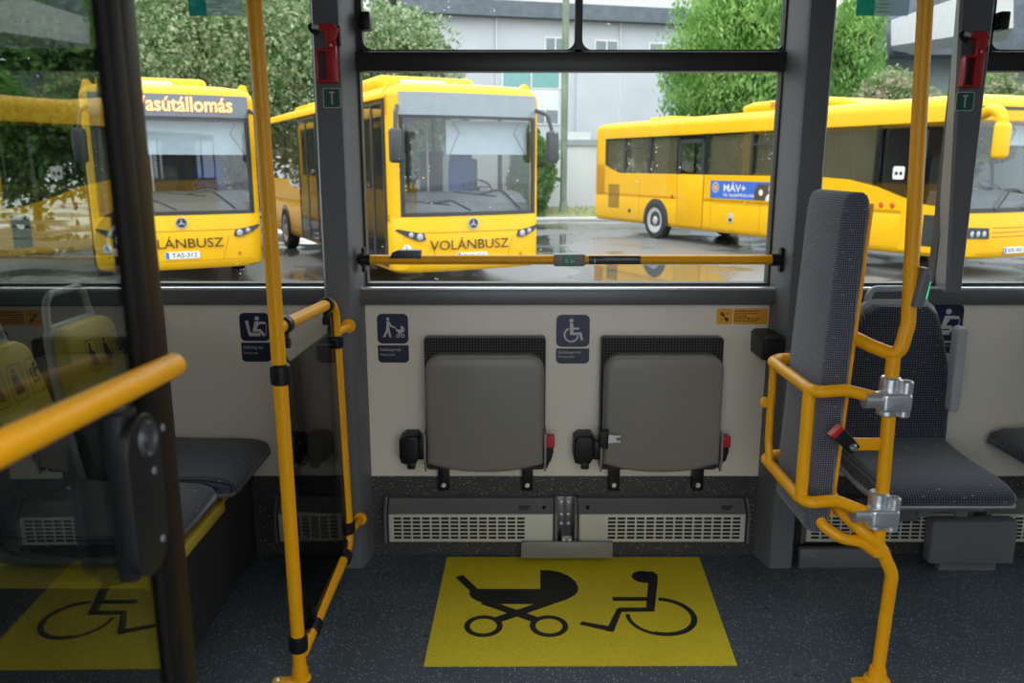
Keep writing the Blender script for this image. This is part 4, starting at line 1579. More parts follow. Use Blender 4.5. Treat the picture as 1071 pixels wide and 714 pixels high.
# stop button on the pole
sb = thing('stop_button', 'grey stop-button box with a green light on the right yellow pole', 'stop button', Q(959, 302))
A_, B_ = Q(957, 318, 2.05), Q(965, 282, 2.05)
m = MB()
dz = (B_ - A_)
mid = (A_ + B_) / 2
lean = Matrix.Rotation(math.atan2(dz.x, dz.z), 4, 'Y')
T_ = Matrix.Translation(mid) @ lean
mm = MB()
mm.prism([(-0.016, -0.050), (0.004, -0.052), (0.008, -0.042), (0.012, 0.028), (0.002, 0.052), (-0.010, 0.050)], (0.006, 0.016, 0), UX, UZ, 0.036, 0.004)
m.add(mm.v, mm.f, T_)
m.build('housing', M['box'], sb)
m = MB()
mm = MB()
mm.span((0.0145, -0.016, -0.026), (0.0205, 0.010, 0.020), 0.002)
m.add(mm.v, mm.f, T_)
m.build('green_light', M['greenled'], sb)

# belt retractor on the right pillar
rt = thing('belt_retractor', 'black belt retractor on the pillar beside the padded backboard', 'belt retractor', at(812, 366, Y=2.72))
o = at(811, 366, Y=2.70)
m = MB()
m.prism([(-0.040, -0.036), (0.020, -0.046), (0.035, -0.030), (0.038, 0.036), (0.026, 0.046), (-0.030, 0.046), (-0.042, 0.034)], (o.x, YW, o.z), UX, UZ, YW - o.y, 0.008)
m.span((o.x - 0.036, o.y - 0.004, o.z + 0.030), (o.x + 0.03, o.y + 0.02, o.z + 0.044), 0.003)
m.build('housing', M['blackplastic'], rt)
m = MB()
m.tube([(o.x + 0.03, o.y + 0.03, o.z - 0.01), (o.x + 0.068, o.y + 0.03, o.z - 0.014)], 0.012, 12)
m.build('spool_axle', M['box'], rt)
# retractor behind the smoked panel
rt2 = thing('belt_retractor', 'black belt retractor on the lining behind the smoked panel', 'belt retractor', at(308, 470, Y=2.83))
o = at(308, 470, Y=2.79)
m = MB()
m.prism([(-0.026, -0.05), (0.018, -0.05), (0.034, -0.028), (0.034, 0.034), (0.022, 0.05), (-0.026, 0.05)], (o.x, YW - 0.001, o.z), UX, UZ, 0.075, 0.008)
m.build('housing', M['blackplastic'], rt2)
m = MB()
m.span((o.x - 0.02, 2.768, o.z - 0.01), (o.x + 0.012, 2.78, o.z + 0.012), 0.002)
m.build('belt_slot', M['box'], rt2)

# ------------------------------------------------------------------ glass door leaf swung inwards at the left
XD = -0.439
XV = XD - 0.0105
dr = bpy.data.objects.new('door_1', None)
dr.location = (XD, 0, 0)
COL.objects.link(dr)
WORLD[dr.name] = Matrix.Translation((XD, 0, 0))
tag(dr, 'tinted glass door leaf swung inwards along the left side', 'door', 'structure')
YD0, YD1, YD2 = 0.33, at(126, 357, X=XV - 0.010).y, at(178.5, 357, X=XV + 0.012).y
m = MB()
m.span((XD - 0.010, YD1, 0.03), (XD + 0.012, YD2 - 0.045, 2.12), 0.006)
m.span((XD - 0.018, YD0, 2.06), (XD + 0.012, YD2 - 0.03, 2.12), 0.004)
m.span((XD - 0.018, YD0, 0.03), (XD + 0.012, YD2 - 0.03, 0.08), 0.004)
m.span((XD - 0.018, YD0 - 0.04, 0.03), (XD + 0.012, YD0, 2.12), 0.004)
m.build('door_frame', M['doorframe'], dr)
m = MB()
m.span((XD - 0.012, YD2 - 0.05, 0.03), (XD + 0.010, YD2, 2.12), 0.010, 3)
m.build('door_seal', M['doorseal'], dr)
m = MB()
m.span((XD - 0.003, YD0 - 0.01, 0.07), (XD + 0.003, YD1 + 0.008, 2.07))
m.build('door_pane', M['doorglass'], dr)
pc = at(155, 515, X=XV + 0.036)
za, zb = at(155, 428, X=XV + 0.036).z, at(155, 607, X=XV + 0.036).z
m = MB()
m.span((XD + 0.004, at(111, 515, X=XV + 0.004).y, zb), (XD + 0.026, pc.y + 0.015, at(120, 437, X=XV + 0.026).z), 0.005)
m.build('pivot_box', M['blackplastic'], dr)
m = MB()
pw = at(174, 515, X=XV + .036).y - at(137, 515, X=XV + .036).y
m.prism(rrect(pw, za - zb, pw * 0.48, 8), (XD + 0.024, pc.y, (za + zb) / 2), (0, 1, 0), (0, 0, 1), 0.012, 0.003)
pl = m.build('pivot_plate', M['pivot'], dr)
m = MB()
p = at(152, 459, X=XV + 0.036)
p.x += 0.0105
m.lathe([(0.0, 0.004), (0.008, 0.004), (0.009, 0.001), (0.015, 0.001), (0.0185, 0.005), (0.021, 0)], p, (1, 0, 0), 20)
m.build('pivot_bolt', M['busgrey'], pl)
for px, py in ((169, 447), (160, 492), (169, 563), (127, 483)):
    m = MB()
    p = at(px, py, X=XV + (0.036 if px > 140 else 0.026))
    p.x += 0.0105
    m.lathe([(0, 0.003), (0.0035, 0.0025), (0.0050, 0)], p, (1, 0, 0), 12)
    m.build('screw', M['box'], pl)
m = MB()
XT = XD + 0.046
p0, p1 = at(-60, 497, X=XT - .007), at(183, 381, X=XT - .010)
p0.x = p1.x = XT
m.tube([p0, p1], 0.0146, 22, round_end=True)
m.tube([Vector((XD, 0.48, p0.z)), Vector((XT, 0.48, p0.z))], 0.010, 10)
hd = m.build('door_handle', M['tube'], dr)
m = MB()
dd = (p1 - p0).normalized()
m.lathe([(0.0, 0.0008), (0.0055, 0.0008), (0.0072, 0.0014), (0.0086, 0.0)], p1 - dd * 0.0002, dd, 16)
m.build('end_plug', M['bus_seam'], hd)
dr.rotation_euler = (0, 0, 0.0107)

# ------------------------------------------------------------------ outside: yard
m = MB()
m.add([(-70, 2.98, GZ), (70, 2.98, GZ), (70, 90, GZ), (-70, 90, GZ)], [(0, 1, 2, 3)])
m.add([(-70, -40, GZ), (70, -40, GZ), (70, 2.98, GZ), (-70, 2.98, GZ)], [(0, 1, 2, 3)])
tag(m.build('ground', M['asphalt']), 'wet grey asphalt of the bus yard with puddles', 'ground', 'structure')


# ------------------------------------------------------------------ buses
def front_y(x, hw, r, bulge):
    ax_ = abs(x)
    y = bulge * (ax_ / hw) ** 2
    if ax_ > hw - r:
        t = min(1.0, (ax_ - (hw - r)) / r)
        y += r * (1 - math.sqrt(max(0, 1 - t * t)))
    return y


def plan(hw, L, r, bulge, n=22):
    pts = [(-hw, L), (-hw, L * 0.5)]
    for i in range(n + 1):
        t = -1 + 2 * i / n
        x = hw * math.sin(t * PI / 2)
        pts.append((x, front_y(x, hw, r, bulge)))
    pts += [(hw, L * 0.5), (hw, L)]
    return pts


def strip_wall(m, pts, z0, z1, th, top_in=0.0):
    """thin wall following plan points; top_in leans its top backwards (+y)"""
    rings = []
    n = len(pts)
    nr = []
    for i in range(n):
        a, b = pts[max(i - 1, 0)], pts[min(i + 1, n - 1)]
        d = Vector((b[0] - a[0], b[1] - a[1]))
        d.normalize()
        nr.append(Vector((-d.y, d.x)))   # inward for a left-to-right front
    for i in range(n):
        x, y = pts[i]
        ix, iy = x + nr[i].x * th, y + nr[i].y * th
        rings.append([Vector((x, y, z0)), Vector((x, y + top_in, z1)), Vector((ix, iy + top_in, z1)), Vector((ix, iy, z0))])
    return m.loft(rings)


def headlamp(root, s, hw, z, fy):
    m = MB()
    x0 = s * (hw - 0.50)
    pts = [(0.02, -0.055), (0.10, -0.085), (0.20, -0.055), (0.36, 0.015), (0.47, 0.085), (0.44, 0.11), (0.22, 0.065), (0.05, 0.035)]
    rings = []
    for dz in (0.0, 0.03):
        rings.append([Vector((x0 + s * p[0], fy(x0 + s * p[0]) - dz, z + p[1])) for p in pts])
    m.loft(rings)
    h = m.build('headlight', M['busgrey'], root)
    for dx, r in ((0.11, 0.050), (0.25, 0.036)):
        x = x0 + s * dx
        m = MB()
        m.lathe([(0, 0.016), (r * 0.6, 0.014), (r, 0.004), (r * 1.15, 0.0)], (x, fy(x) - 0.028, z - 0.018 + (dx - 0.1) * 0.25), (0, -1, 0), 18)
        m.build('lamp', M['lamp'], h)


def wheel(root, x, y, r, s, dz=0.0):
    """s=-1: outer face towards -x"""
    zc = r + dz
    m = MB()
    m.lathe([(r * 0.62, 0.0), (r * 0.80, 0.012), (r * 0.95, 0.004), (r, -0.03), (r, -0.24), (r * 0.9, -0.27), (r * 0.5, -0.27), (r * 0.62, 0.0)], (x, y, zc), (s, 0, 0), 36, False)
    w_ = m.build('wheel', M['tyre'], root)
    m = MB()
    m.lathe([(0.0, 0.004), (r * 0.13, 0.004), (r * 0.20, -0.008), (r * 0.23, -0.022), (r * 0.44, -0.026), (r * 0.56, -0.012), (r * 0.66, 0.006), (r * 0.70, 0.004), (r * 0.70, -0.1)], (x, y, zc), (s, 0, 0), 36)
    m.build('rim', M['rim'], w_)
    m = MB()
    for k in range(10):
        a = 2 * PI * k / 10
        m.cyl((x + s * -0.026, y + r * 0.33 * math.cos(a), zc + r * 0.33 * math.sin(a)), (x + s * -0.004, y + r * 0.33 * math.cos(a), zc + r * 0.33 * math.sin(a)), 0.016, n=6)
    m.build('wheel_nuts', M['busgrey'], w_)
    o = MB()
    o.prism([(y + (r + 0.09) * math.cos(PI * k / 16), zc + (r + 0.09) * math.sin(PI * k / 16)) for k in range(17)] + [(y - r - 0.09, 0.36), (y + r + 0.09, 0.36)], (x + 0.020 * (-s), 0, 0), (0, 1, 0), (0, 0, 1), 0.006)
    o.build('wheel_arch', M['busgrey'], root)


def emblem(root, x, z, r, fy):
    m = MB()
    y = fy(x) - 0.004
    m.prism(disk(0, 0, r, 28), (x, y, z), UX, UZ, 0.012)
    e = m.build('emblem', M['busgrey'], root)
    m = MB()
    m.prism(arc_band(0, 0, r * 0.88, r * 1.08, 0, PI), (x, y - 0.011, z), UX, UZ, 0.008)
    m.prism(arc_band(0, 0, r * 0.88, r * 1.08, PI, 2 * PI), (x, y - 0.011, z), UX, UZ, 0.008)
    for k in range(3):
        a = PI / 2 + 2 * PI * k / 3
        d_ = (math.cos(a), math.sin(a))
        n_ = (-d_[1], d_[0])
        m.prism([(d_[0] * r * 0.95, d_[1] * r * 0.95), (n_[0] * r * 0.17, n_[1] * r * 0.17), (-n_[0] * r * 0.17, -n_[1] * r * 0.17)], (x, y - 0.0115 - 0.0003 * k, z), UX, UZ, 0.008)
    m.build('star', M['lamp'], e)


def plate(root, text, x, z, fy):
    y = fy(x) - 0.004
    m = MB()
    m.prism(rrect(0.52, 0.115, 0.012, 3, x, z), (0, y, 0), UX, UZ, 0.014)
    p = m.build('number_plate', M['white'], root)
    m = MB()
    m.prism(rrect(0.05, 0.105, 0.006, 3, x - 0.228, z), (0, y - 0.0142, 0), UX, UZ, 0.001)
    m.build('blue_band', M['adblue'], p)
    lettering(text, (x + 0.03, y - 0.0142, z - 0.036), UX, UZ, M['busgrey'], p, width=0.38, height=0.072, align='CENTER', depth=0.001, bold=0.01)


def wiper(root, x0, z0, x1, z1, fy, name='wiper'):
    m = MB()
    xm_, zm_ = x0 + (x1 - x0) * 0.5, z0 + (z1 - z0) * 1.35
    m.tube([(x0, fy(x0) - 0.035, z0), (xm_, fy(xm_) - 0.05, zm_), (x1, fy(x1) - 0.035, z1)], 0.016, 8, 0.2)
    w_ = m.build(name, M['busgrey'], root)
    m = MB()
    m.tube([(x1 - 0.42, fy(x1 - .42) - 0.03, z1 + 0.05), (x1 + 0.30, fy(x1 + .3) - 0.03, z1 - 0.03)], 0.012, 8)
    m.build('wiper_blade', M['busgrey'], w_)


def side_profile(y0, y1, zlow, waist):
    """polygon in (y, z) between zlow and a waist line [(y, z), ...]"""
    return [(y0, zlow)] + list(waist) + [(y1, zlow)]


def bus_shell(root, hw, L, r, bulge, zl, zfront, waist, zw_front, zt, fyf, dark_to, pillars, skip=(), zw=None):
    """body with floor block, side skirts up to the waist, roof block and A-pillars"""
    zw = zw_front if zw is None else zw
    P = plan(hw, L, r, bulge)
    m = MB()
    if zw > zw_front:
        hd_ = [(-hw, 0.42)] + [p for p in P if p[1] < 0.4] + [(hw, 0.42)]
        strip_wall(m, hd_, zw_front, zw + 0.03, 0.05)

    def ring(ins, z):
        k, kl = (hw - ins) / hw, (L / 2 - ins) / (L / 2)
        return [Vector((p[0] * k, L / 2 + (p[1] - L / 2) * kl, z)) for p in P]

    m.loft([ring(0.07, zl), ring(0.015, zl + 0.05), ring(0.0, zl + 0.14), ring(0.0, zfront - 0.03), ring(0.015, zfront)])
    m.loft([ring(0.02, zw), ring(0.0, zw + 0.02), ring(0.0, max(zt - 0.22, zw + 0.04)), ring(0.015, zt - 0.13), ring(0.07, zt - 0.06), ring(0.18, zt - 0.015), ring(0.36, zt + 0.02), ring(0.7, zt + 0.03)])
    for s in (-1, 1):
        pr = side_profile(0.30, L, zfront - 0.1, waist)
        m.prism(pr, (s * hw - (0.05 if s > 0 else 0), 0, 0), (0, 1, 0), (0, 0, 1), 0.05)
        # A pillar wrapping the corner
        xs = [hw - r * 0.55 + (r * 0.55) * k / 6 for k in range(7)]
        pts = [(s * x, fyf(x)) for x in xs] + [(s * hw, 0.42)]
        if s < 0:
            pts = list(reversed(pts))
        strip_wall(m, pts, zfront - 0.02, zw + 0.03, 0.05)
        m.span((s * hw - s * 0.06, L - 0.5, zfront - 0.1), (s * hw, L, zw + 0.02))
    m.span((-hw, L - 0.06, zfront - 0.1), (hw, L, zw + 0.02))
    body = m.build('body', M['bus'], root, sharp=40)
    m = MB()
    for s in (-1, 1):
        for y in pillars:
            m.span((s * hw - s * 0.05, y - 0.045, zfront + 0.05), (s * (hw - 0.004), y + 0.045, zw + 0.02))
    m.build('window_posts', M['busgrey'], root)
    m = MB()
    m.span((-hw + 0.10, 0.9, zfront - 0.02), (hw - 0.10, L - 0.15, zfront + 0.04))
    m.span((-hw + 0.08, 1.8, zw - 0.03), (hw - 0.08, L - 0.15, zw + 0.01))
    m.span((-hw + 0.10, dark_to, zfront), (hw - 0.10, dark_to + 0.05, zw))
    m.build('interior_lining', M['busdark'], root)
    ys = [0.42] + list(pillars) + [L - 0.5]
    for s in (-1, 1):
        for i in range(len(ys) - 1):
            if (s, i) in skip:
                continue
            a, b = ys[i], ys[i + 1]
            g = MB()
            pr = side_profile(a + 0.02, b - 0.02, 0, [])
            zb_a, zb_b = waist_at(waist, a), waist_at(waist, b)
            mid_ = [(y, waist_at(waist, y) - 0.01) for y in [a + (b - a) * k / 6 for k in range(7)]]
            g.prism(mid_ + [(b, zw + 0.02), (a, zw + 0.02)], (s * (hw - 0.004) - (0.008 if s > 0 else 0), 0, 0), (0, 1, 0), (0, 0, 1), 0.008)
            g.build('side_window', M['sideglass'], root)
    return body


def waist_at(waist, y):
    w_ = sorted(waist)
    if y <= w_[0][0]:
        return w_[0][1]
    for (a, za_), (b, zb_) in zip(w_[:-1], w_[1:]):
        if a <= y <= b:
            return za_ + (zb_ - za_) * (y - a) / max(b - a, 1e-6)
    return w_[-1][1]


def cab(root, zf, hw, fy, visor_x, vz0, vz1, with_seat=True):
    """what shows behind the windscreen: blind, dashboard, wheel, driver's seat"""
    x0, x1 = visor_x
    m = MB()
    y = 0.30
    m.prism([(x0, vz0), (x1, vz0), (x1, vz1), (x0, vz1)], (0, y, 0), UX, UZ, 0.012)
    v = m.build('sun_blind', M['visor'], root)
    m = MB()
    zm_ = (vz0 + vz1) / 2 + 0.08
    for (a, b) in (((x0 + 0.05, vz0), (x0 + 0.22, zm_)), ((x0 + 0.22, zm_), (x0 + 0.10, vz1 - 0.02)), ((x1 - 0.03, vz0), (x1 - 0.24, zm_)), ((x1 - 0.24, zm_), (x1 - 0.14, vz1 - 0.02))):
        m.tube([(a[0], y - 0.03, a[1]), (b[0], y - 0.03, b[1])], 0.011, 8)
    m.build('blind_arms', M['lamp'], v)
    m = MB()
    m.prism([(0.30, zf), (0.34, zf + 0.16), (0.62, zf + 0.30), (0.90, zf + 0.34), (0.98, zf)], (-hw + 0.12, 0, 0), (0, 1, 0), (0, 0, 1), 2 * hw - 0.24, 0.02)
    m.build('dashboard', M['dash'], root)
    m = MB()
    c0 = Vector((0.52, 0.92, zf + 0.40))
    n1 = Vector((0, -0.55, 0.83)).normalized()
    u1, w1 = perp(n1)
    ringp = [c0 + (u1 * math.cos(2 * PI * k / 24) + w1 * math.sin(2 * PI * k / 24)) * 0.22 for k in range(25)]
    m.tube(ringp, 0.016, 8)
    m.tube([c0 - u1 * 0.21, c0 + u1 * 0.21], 0.014, 8)
    m.tube([c0, c0 - n1 * 0.25], 0.03, 8)
    m.build('steering_wheel', M['busgrey'], root)
    if with_seat:
        m = MB()
        m.box((0.52, 1.55, zf + 0.50), (0.48, 0.13, 0.75), 0.05, 3)
        m.box((0.52, 1.55, zf + 0.98), (0.28, 0.10, 0.20), 0.04, 3)
        m.box((0.52, 1.32, zf + 0.14), (0.48, 0.46, 0.14), 0.05, 3)
        m.build('driver_seat', M['busdark'], root)
        m = MB()
        m.tube([(-0.30, 1.2, zf), (-0.30, 1.2, zf + 1.45)], 0.02, 8)
        m.tube([(-0.62, 1.5, zf), (-0.62, 1.5, zf + 1.45)], 0.02, 8)
        m.tube([(-0.95, 1.3, zf), (-0.95, 1.3, zf + 1.45)], 0.02, 8)
        m.build('grab_pole', M['rim'], root)
        m = MB()
        m.span((-0.28, 1.62, zf), (0.14, 1.66, zf + 1.0), 0.005)
        m.build('cab_partition', M['busgrey'], root)


def mirror(root, s, hw, z, fy):
    m = MB()
    x = s * (hw + 0.04)
    m.box((x, -0.20, z), (0.20, 0.13, 0.50), 0.05, 3)
    mm_ = m.build('mirror', M['busgrey'], root)
    m = MB()
    m.tube([(s * (hw - 0.10), 0.12, z + 0.58), (s * (hw + 0.0), -0.12, z + 0.50), (x, -0.20, z + 0.22)], 0.032, 10, 0.1)
    m.build('mirror_arm', M['busgrey'], mm_)


def city_bus(label, loc, rz, plate_text, led, visor_x, jacket=None):
    hw, L, r, bulge = 1.275, 12.0, 0.20, 0.10
    fy = lambda x: front_y(x, hw, r, bulge)
    root = thing('city_bus', label, 'bus', (0, 0, 0), 'city buses parked in the yard')
    zl, zf, zw, zt = 0.28, 1.17, 2.68, 3.16
    waist = [(0.30, 1.17), (2.2, 1.17), (2.3, 1.40), (7.0, 1.40), (7.6, 1.42), (8.2, 1.60), (12.0, 1.62)]
    posts = [1.62, 3.1, 4.95, 6.65, 8.3, 10.0]
    bus_shell(root, hw, L, r, bulge, zl, zf, waist, zw, zt, fy, 7.5, posts, skip=((-1, 0), (-1, 3)), zw=2.93)
    xs = [-1.16 + 2.32 * k / 16 for k in range(17)]
    strip_wall(MB(), [], 0, 0, 0) if False else None
    m = MB()
    strip_wall(m, [(x, fy(x) + 0.004) for x in xs], zf - 0.01, zw + 0.02, 0.010)
    m.build('windscreen', M['windscreen'], root)
    # black surround + destination display
    m = MB()
    strip_wall(m, [(x, fy(x) - 0.010) for x in xs], zw, zt - 0.145, 0.05)
    dp = m.build('destination_display', M['display' if led else 'displaysky'], root)
    if led:
        zled = zw + 0.075
        lt_ = lettering(led, (0.90, -0.012, zled), UX, UZ, M['led'], dp, width=1.44, height=0.225, align='RIGHT', depth=0.03, bold=0.012)
    m = MB()
    strip_wall(m, [(x, fy(x) - 0.006) for x in xs], zw - 0.045, zw + 0.004, 0.03)
    for s in (-1, 1):
        pts = [(s * x, fy(x) - 0.003) for x in (1.10, 1.13, 1.165)]
        if s < 0:
            pts = list(reversed(pts))
        strip_wall(m, pts, zf, zw, 0.03)
    strip_wall(m, [(x, fy(x) - 0.004) for x in xs], zf - 0.015, zf + 0.045, 0.03)
    m.build('windscreen_gasket', M['busgrey'], root)
    cab(root, zf, hw, fy, visor_x, 2.10, 2.62)
    # front seams
    m = MB()
    xs2 = [-1.2 + 2.4 * k / 16 for k in range(17)]
    strip_wall(m, [(x, fy(x) - 0.003) for x in xs2], 0.895, 0.907, 0.02)
    for s in (-1, 1):
        m.tube([(s * 0.72, fy(0.72) - 0.001, 0.80), (s * 0.60, fy(0.6) - 0.001, 0.42)], 0.006, 6)
    strip_wall(m, [(x, fy(x) - 0.002) for x in xs2], 0.415, 0.423, 0.02)
    m.build('panel_seam', M['bus_seam'], root)
    for s in (-1, 1):
        headlamp(root, s, hw, 0.86, fy)
        mirror(root, s, hw, 2.22, fy)
    emblem(root, 0.0, 1.03, 0.085, fy)
    lettering('VOLÁNBUSZ', (-0.06, -0.010, 0.63), UX, UZ, M['darkprint'], root, width=1.36, height=0.19, align='CENTER', depth=0.016, bold=0.004)
    plate(root, plate_text, -0.02, 0.515, fy)
    wiper(root, 0.85, 1.24, 0.10, 1.48, fy)
    wiper(root, -0.05, 1.24, -0.70, 1.36, fy)
    m = MB()
    for s in (0.87,):
        m.lathe([(0, 0.01), (0.03, 0.008), (0.035, 0)], (s, fy(s) + 0.004, 0.50), (0, -1, 0), 14)
    m.build('tow_cover', M['bus_seam'], root)
    # wheelchair badge
    m = MB()
    xb_ = -1.10
    m.prism(disk(xb_, 0.66, 0.075, 24), (0, fy(xb_) - 0.040, 0), UX, UZ, 0.006)
    bd = m.build('accessibility_badge', M['white'], root)
    decal('pictogram', [[(xb_ + p[0] * 0.10, 0.645 + p[1] * 0.10) for p in poly] for poly in picto_wheelchair()], (0, fy(xb_) - 0.0465, 0), UX, UZ, M['adblue'], bd, 0.001)
    # doors on the visible side
    zd = 2.90
    for y0, y1 in ((0.46, 1.62), (4.98, 6.62)):
        m = MB()
        xd = -hw - 0.026
        m.span((xd, y0, 0.36), (xd + 0.008, y1, zd))
        d_ = m.build('door', M['sideglass'], root)
        m = MB()
        ym_ = (y0 + y1) / 2
        for ya_ in (y0, ym_ - 0.025, ym_ + 0.025, y1):
            m.span((xd - 0.008, ya_ - 0.025, 0.36), (xd + 0.026, ya_ + 0.025, zd))
        for zz in (0.36, zd - 0.05):
            m.span((xd - 0.008, y0, zz), (xd + 0.026, y1, zz + 0.05))
        m.build('door_frame', M['busgrey'], d_)
        m = MB()
        m.span((-hw - 0.010, y0, 0.36), (-hw - 0.004, y1, zd))
        m.build('door_panel', M['doorpanel'], d_)
    for y in (2.70, 8.55):
        wheel(root, -hw - 0.03, y, 0.48, -1, -0.07)
        wheel(root, hw + 0.03, y, 0.48, 1, -0.07)
    # side seam and roof pods
    m = MB()
    m.span((-hw - 0.004, 1.7, 0.52), (-hw + 0.02, L, 0.535))
    m.build('side_seam', M['bus_seam'], root)
    m = MB()
    m.box((-0.15, 3.0, zt + 0.10), (1.75, 3.0, 0.26), 0.10, 3)
    pd_ = m.build('roof_unit', M['bus'], root)
    m = MB()
    m.box((-0.25, 1.47, zt + 0.11), (0.80, 0.10, 0.10), 0.02, 2)
    m.build('roof_vent', M['rim'], pd_)
    m = MB()
    m.box((0.0, 8.2, zt + 0.08), (1.5, 2.4, 0.2), 0.08, 3)
    m.build('roof_unit', M['bus'], root)
    # destination panel bulge at the roof edge
    m = MB()
    for s in (-1, 1):
        m.prism([(s * 1.05, zt - 0.03), (s * 1.26, zt - 0.12), (s * 1.20, zt + 0.05), (s * 1.13, zt + 0.07)], (0, 0.55, 0), UX, UZ, 0.14, 0.01)
    m.build('roof_corner', M['bus'], root)
    if jacket:
        j_ = MB()
        rg = []
        for z, w_, t_ in ((-0.62, 0.44, 0.10), (-0.3, 0.46, 0.13), (0.0, 0.44, 0.13), (0.12, 0.38, 0.11), (0.20, 0.16, 0.08)):
            rg.append([Vector((jacket[0] + p[0], jacket[1] + p[1], jacket[2] + z)) for p in rrect(w_, t_, t_ * 0.45, 5)])
        j_.loft(rg)
        j_.tube([(jacket[0], jacket[1], jacket[2] + 0.18), (jacket[0], jacket[1], zw)], 0.012, 6)
        jo = j_.build('driver_coat', M['blue'])
        tag(jo, 'blue coat hanging behind the windscreen of the bus with the %s display' % ('lit orange' if led else 'blank'), 'coat')
        jo.location = loc
        jo.rotation_euler = (0, 0, math.radians(rz))
    root.location = loc
    root.rotation_euler = (0, 0, math.radians(rz))
    return root


city_bus('yellow city bus in the centre window, its destination display blank', (-0.62, 13.05, GZ + 0.07), 26.3, 'TAS-316', None, (-0.32, 1.10), (0.30, 1.18, 1.98))
city_bus('yellow city bus beside the door frame, with a lit orange destination display', (-5.30, 13.13, GZ + 0.07), 26.3, 'TAS-312', 'Vasútállomás', (-0.62, 1.12), (0.62, 1.18, 1.98))


def coach(label, loc, rz):
    hw, L, r, bulge = 1.275, 12.6, 0.22, 0.16
    fy = lambda x: front_y(x, hw, r, bulge)
    root = thing('coach', label, 'bus', (0, 0, 0))
    zl, zf, zw, zt = 0.36, 1.20, 2.74, 3.20
    waist = [(0.30, 1.25), (0.9, 1.30), (1.4, 1.42), (2.0, 1.60), (2.7, 1.72), (3.5, 1.76), (11.3, 1.76), (11.9, 1.92), (12.1, 2.0), (12.6, 2.0)]
    posts = [2.05, 4.1, 5.6, 7.27, 8.43, 9.75, 11.0]
    bus_shell(root, hw, L, r, bulge, zl, zf, waist, zw, zt, fy, 1.9, posts)
    xs = [-1.18 + 2.36 * k / 16 for k in range(17)]
    m = MB()
    strip_wall(m, [(x, fy(x) + 0.004) for x in xs], zf - 0.01, zw + 0.22, 0.010)
    m.build('windscreen', M['windscreen'], root)
    m = MB()
    strip_wall(m, [(x, fy(x) - 0.006) for x in xs], zf - 0.02, zf + 0.06, 0.03)
    strip_wall(m, [(x, fy(x) - 0.012) for x in xs], zw + 0.20, zw + 0.25, 0.03)
    m.build('windscreen_gasket', M['busgrey'], root)
    cab(root, zf, hw, fy, (-0.1, 1.05), 2.35, 2.7)
    # curtains behind the side windows
    ys = [2.05, 4.1, 5.6, 7.27, 8.43, 9.75, 11.0, 12.2]
    for i in range(len(ys) - 1):
        a, b = ys[i], ys[i + 1]
        if i == 3:
            continue
        m = MB()
        nseg = int((b - a) / 0.035)
        rings = []
        for k in range(nseg + 1):
            y = a + 0.08 + (b - a - 0.16) * k / nseg
            x = -hw + 0.12 + 0.02 * math.sin(k * 1.3)
            z0_ = waist_at(waist, y) - 0.02
            rings.append([Vector((x, y, z0_)), Vector((x, y, zw)), Vector((x + 0.008, y, zw)), Vector((x + 0.008, y, z0_))])
        m.loft(rings)
        m.build('curtain', M['curtain'], root)
    # opening top lights
    for i in (5, 1):
        a, b = ys[i], ys[i + 1]
        m = MB()
        m.span((-hw - 0.012, a + 0.03, zw - 0.30), (-hw + 0.004, b - 0.03, zw - 0.26))
        for y in (a + 0.03, b - 0.03):
            m.span((-hw - 0.012, y - 0.02, 1.80), (-hw + 0.004, y + 0.02, zw))
        m.build('vent_sash', M['busgrey'], root)
    # middle door
    y0, y1 = 7.32, 8.38
    m = MB()
    m.span((-hw - 0.02, y0, 0.44), (-hw + 0.01, y1, 1.755), 0.008)
    dr_ = m.build('middle_door', M['bus'], root)
    m = MB()
    for y in (y0 - 0.012, y1 + 0.012):
        m.span((-hw - 0.012, y - 0.01, 0.44), (-hw + 0.01, y + 0.01, 1.76))
    m.build('door_gap', M['bus_seam'], dr_)
    m = MB()
    for y in (y0 + 0.05, y1 - 0.05):
        m.span((-hw - 0.016, y - 0.05, 1.755), (-hw + 0.004, y + 0.05, zw - 0.1))
    m.span((-hw - 0.016, y0, zw - 0.20), (-hw + 0.004, y1, zw - 0.10))
    m.build('door_window_frame', M['busgrey'], dr_)
    # front door
    y0, y1 = 0.48, 1.36
    m = MB()
    m.span((-hw - 0.014, y0, 0.44), (-hw + 0.01, y1, 1.20))
    m.build('front_door', M['bus'], root)
    m = MB()
    m.prism([(0.50, 0.55), (0.86, 0.55), (0.86, 1.12), (0.50, 1.12)], (-hw - 0.016, 0, 0), (0, 1, 0), (0, 0, 1), 0.006)
    m.build('front_door_window', M['busgrey'], root)
    # engine grille at the rear
    m = MB()
    for k in range(12):
        z = 0.75 + 0.058 * k
        m.span((-hw - 0.006, 11.25, z), (-hw + 0.006, 11.85, z + 0.030))
    m.build('engine_grille', M['darkprint'], root)
    for y in (9.35, 2.75):
        wheel(root, -hw - 0.03, y, 0.50, -1)
        wheel(root, hw + 0.03, y, 0.50, 1)
    # luggage flap handles and seams
    for y in (6.2, 4.8):
        m = MB()
        m.span((-hw - 0.016, y - 0.08, 0.62), (-hw + 0.004, y + 0.08, 0.86), 0.01)
        h_ = m.build('flap_handle', M['rim'], root)
        m = MB()
        m.span((-hw - 0.022, y - 0.05, 0.66), (-hw - 0.014, y + 0.05, 0.74))
        m.build('handle_recess', M['busgrey'], h_)
    m = MB()
    for y in (5.2, 6.98, 3.85, 10.2):
        m.span((-hw - 0.003, y - 0.006, 0.44), (-hw + 0.01, y + 0.006, 1.50))
    m.span((-hw - 0.003, 3.4, 1.07), (-hw + 0.01, 6.9, 1.082))
    m.build('flap_seam', M['bus_seam'], root)
    m = MB()
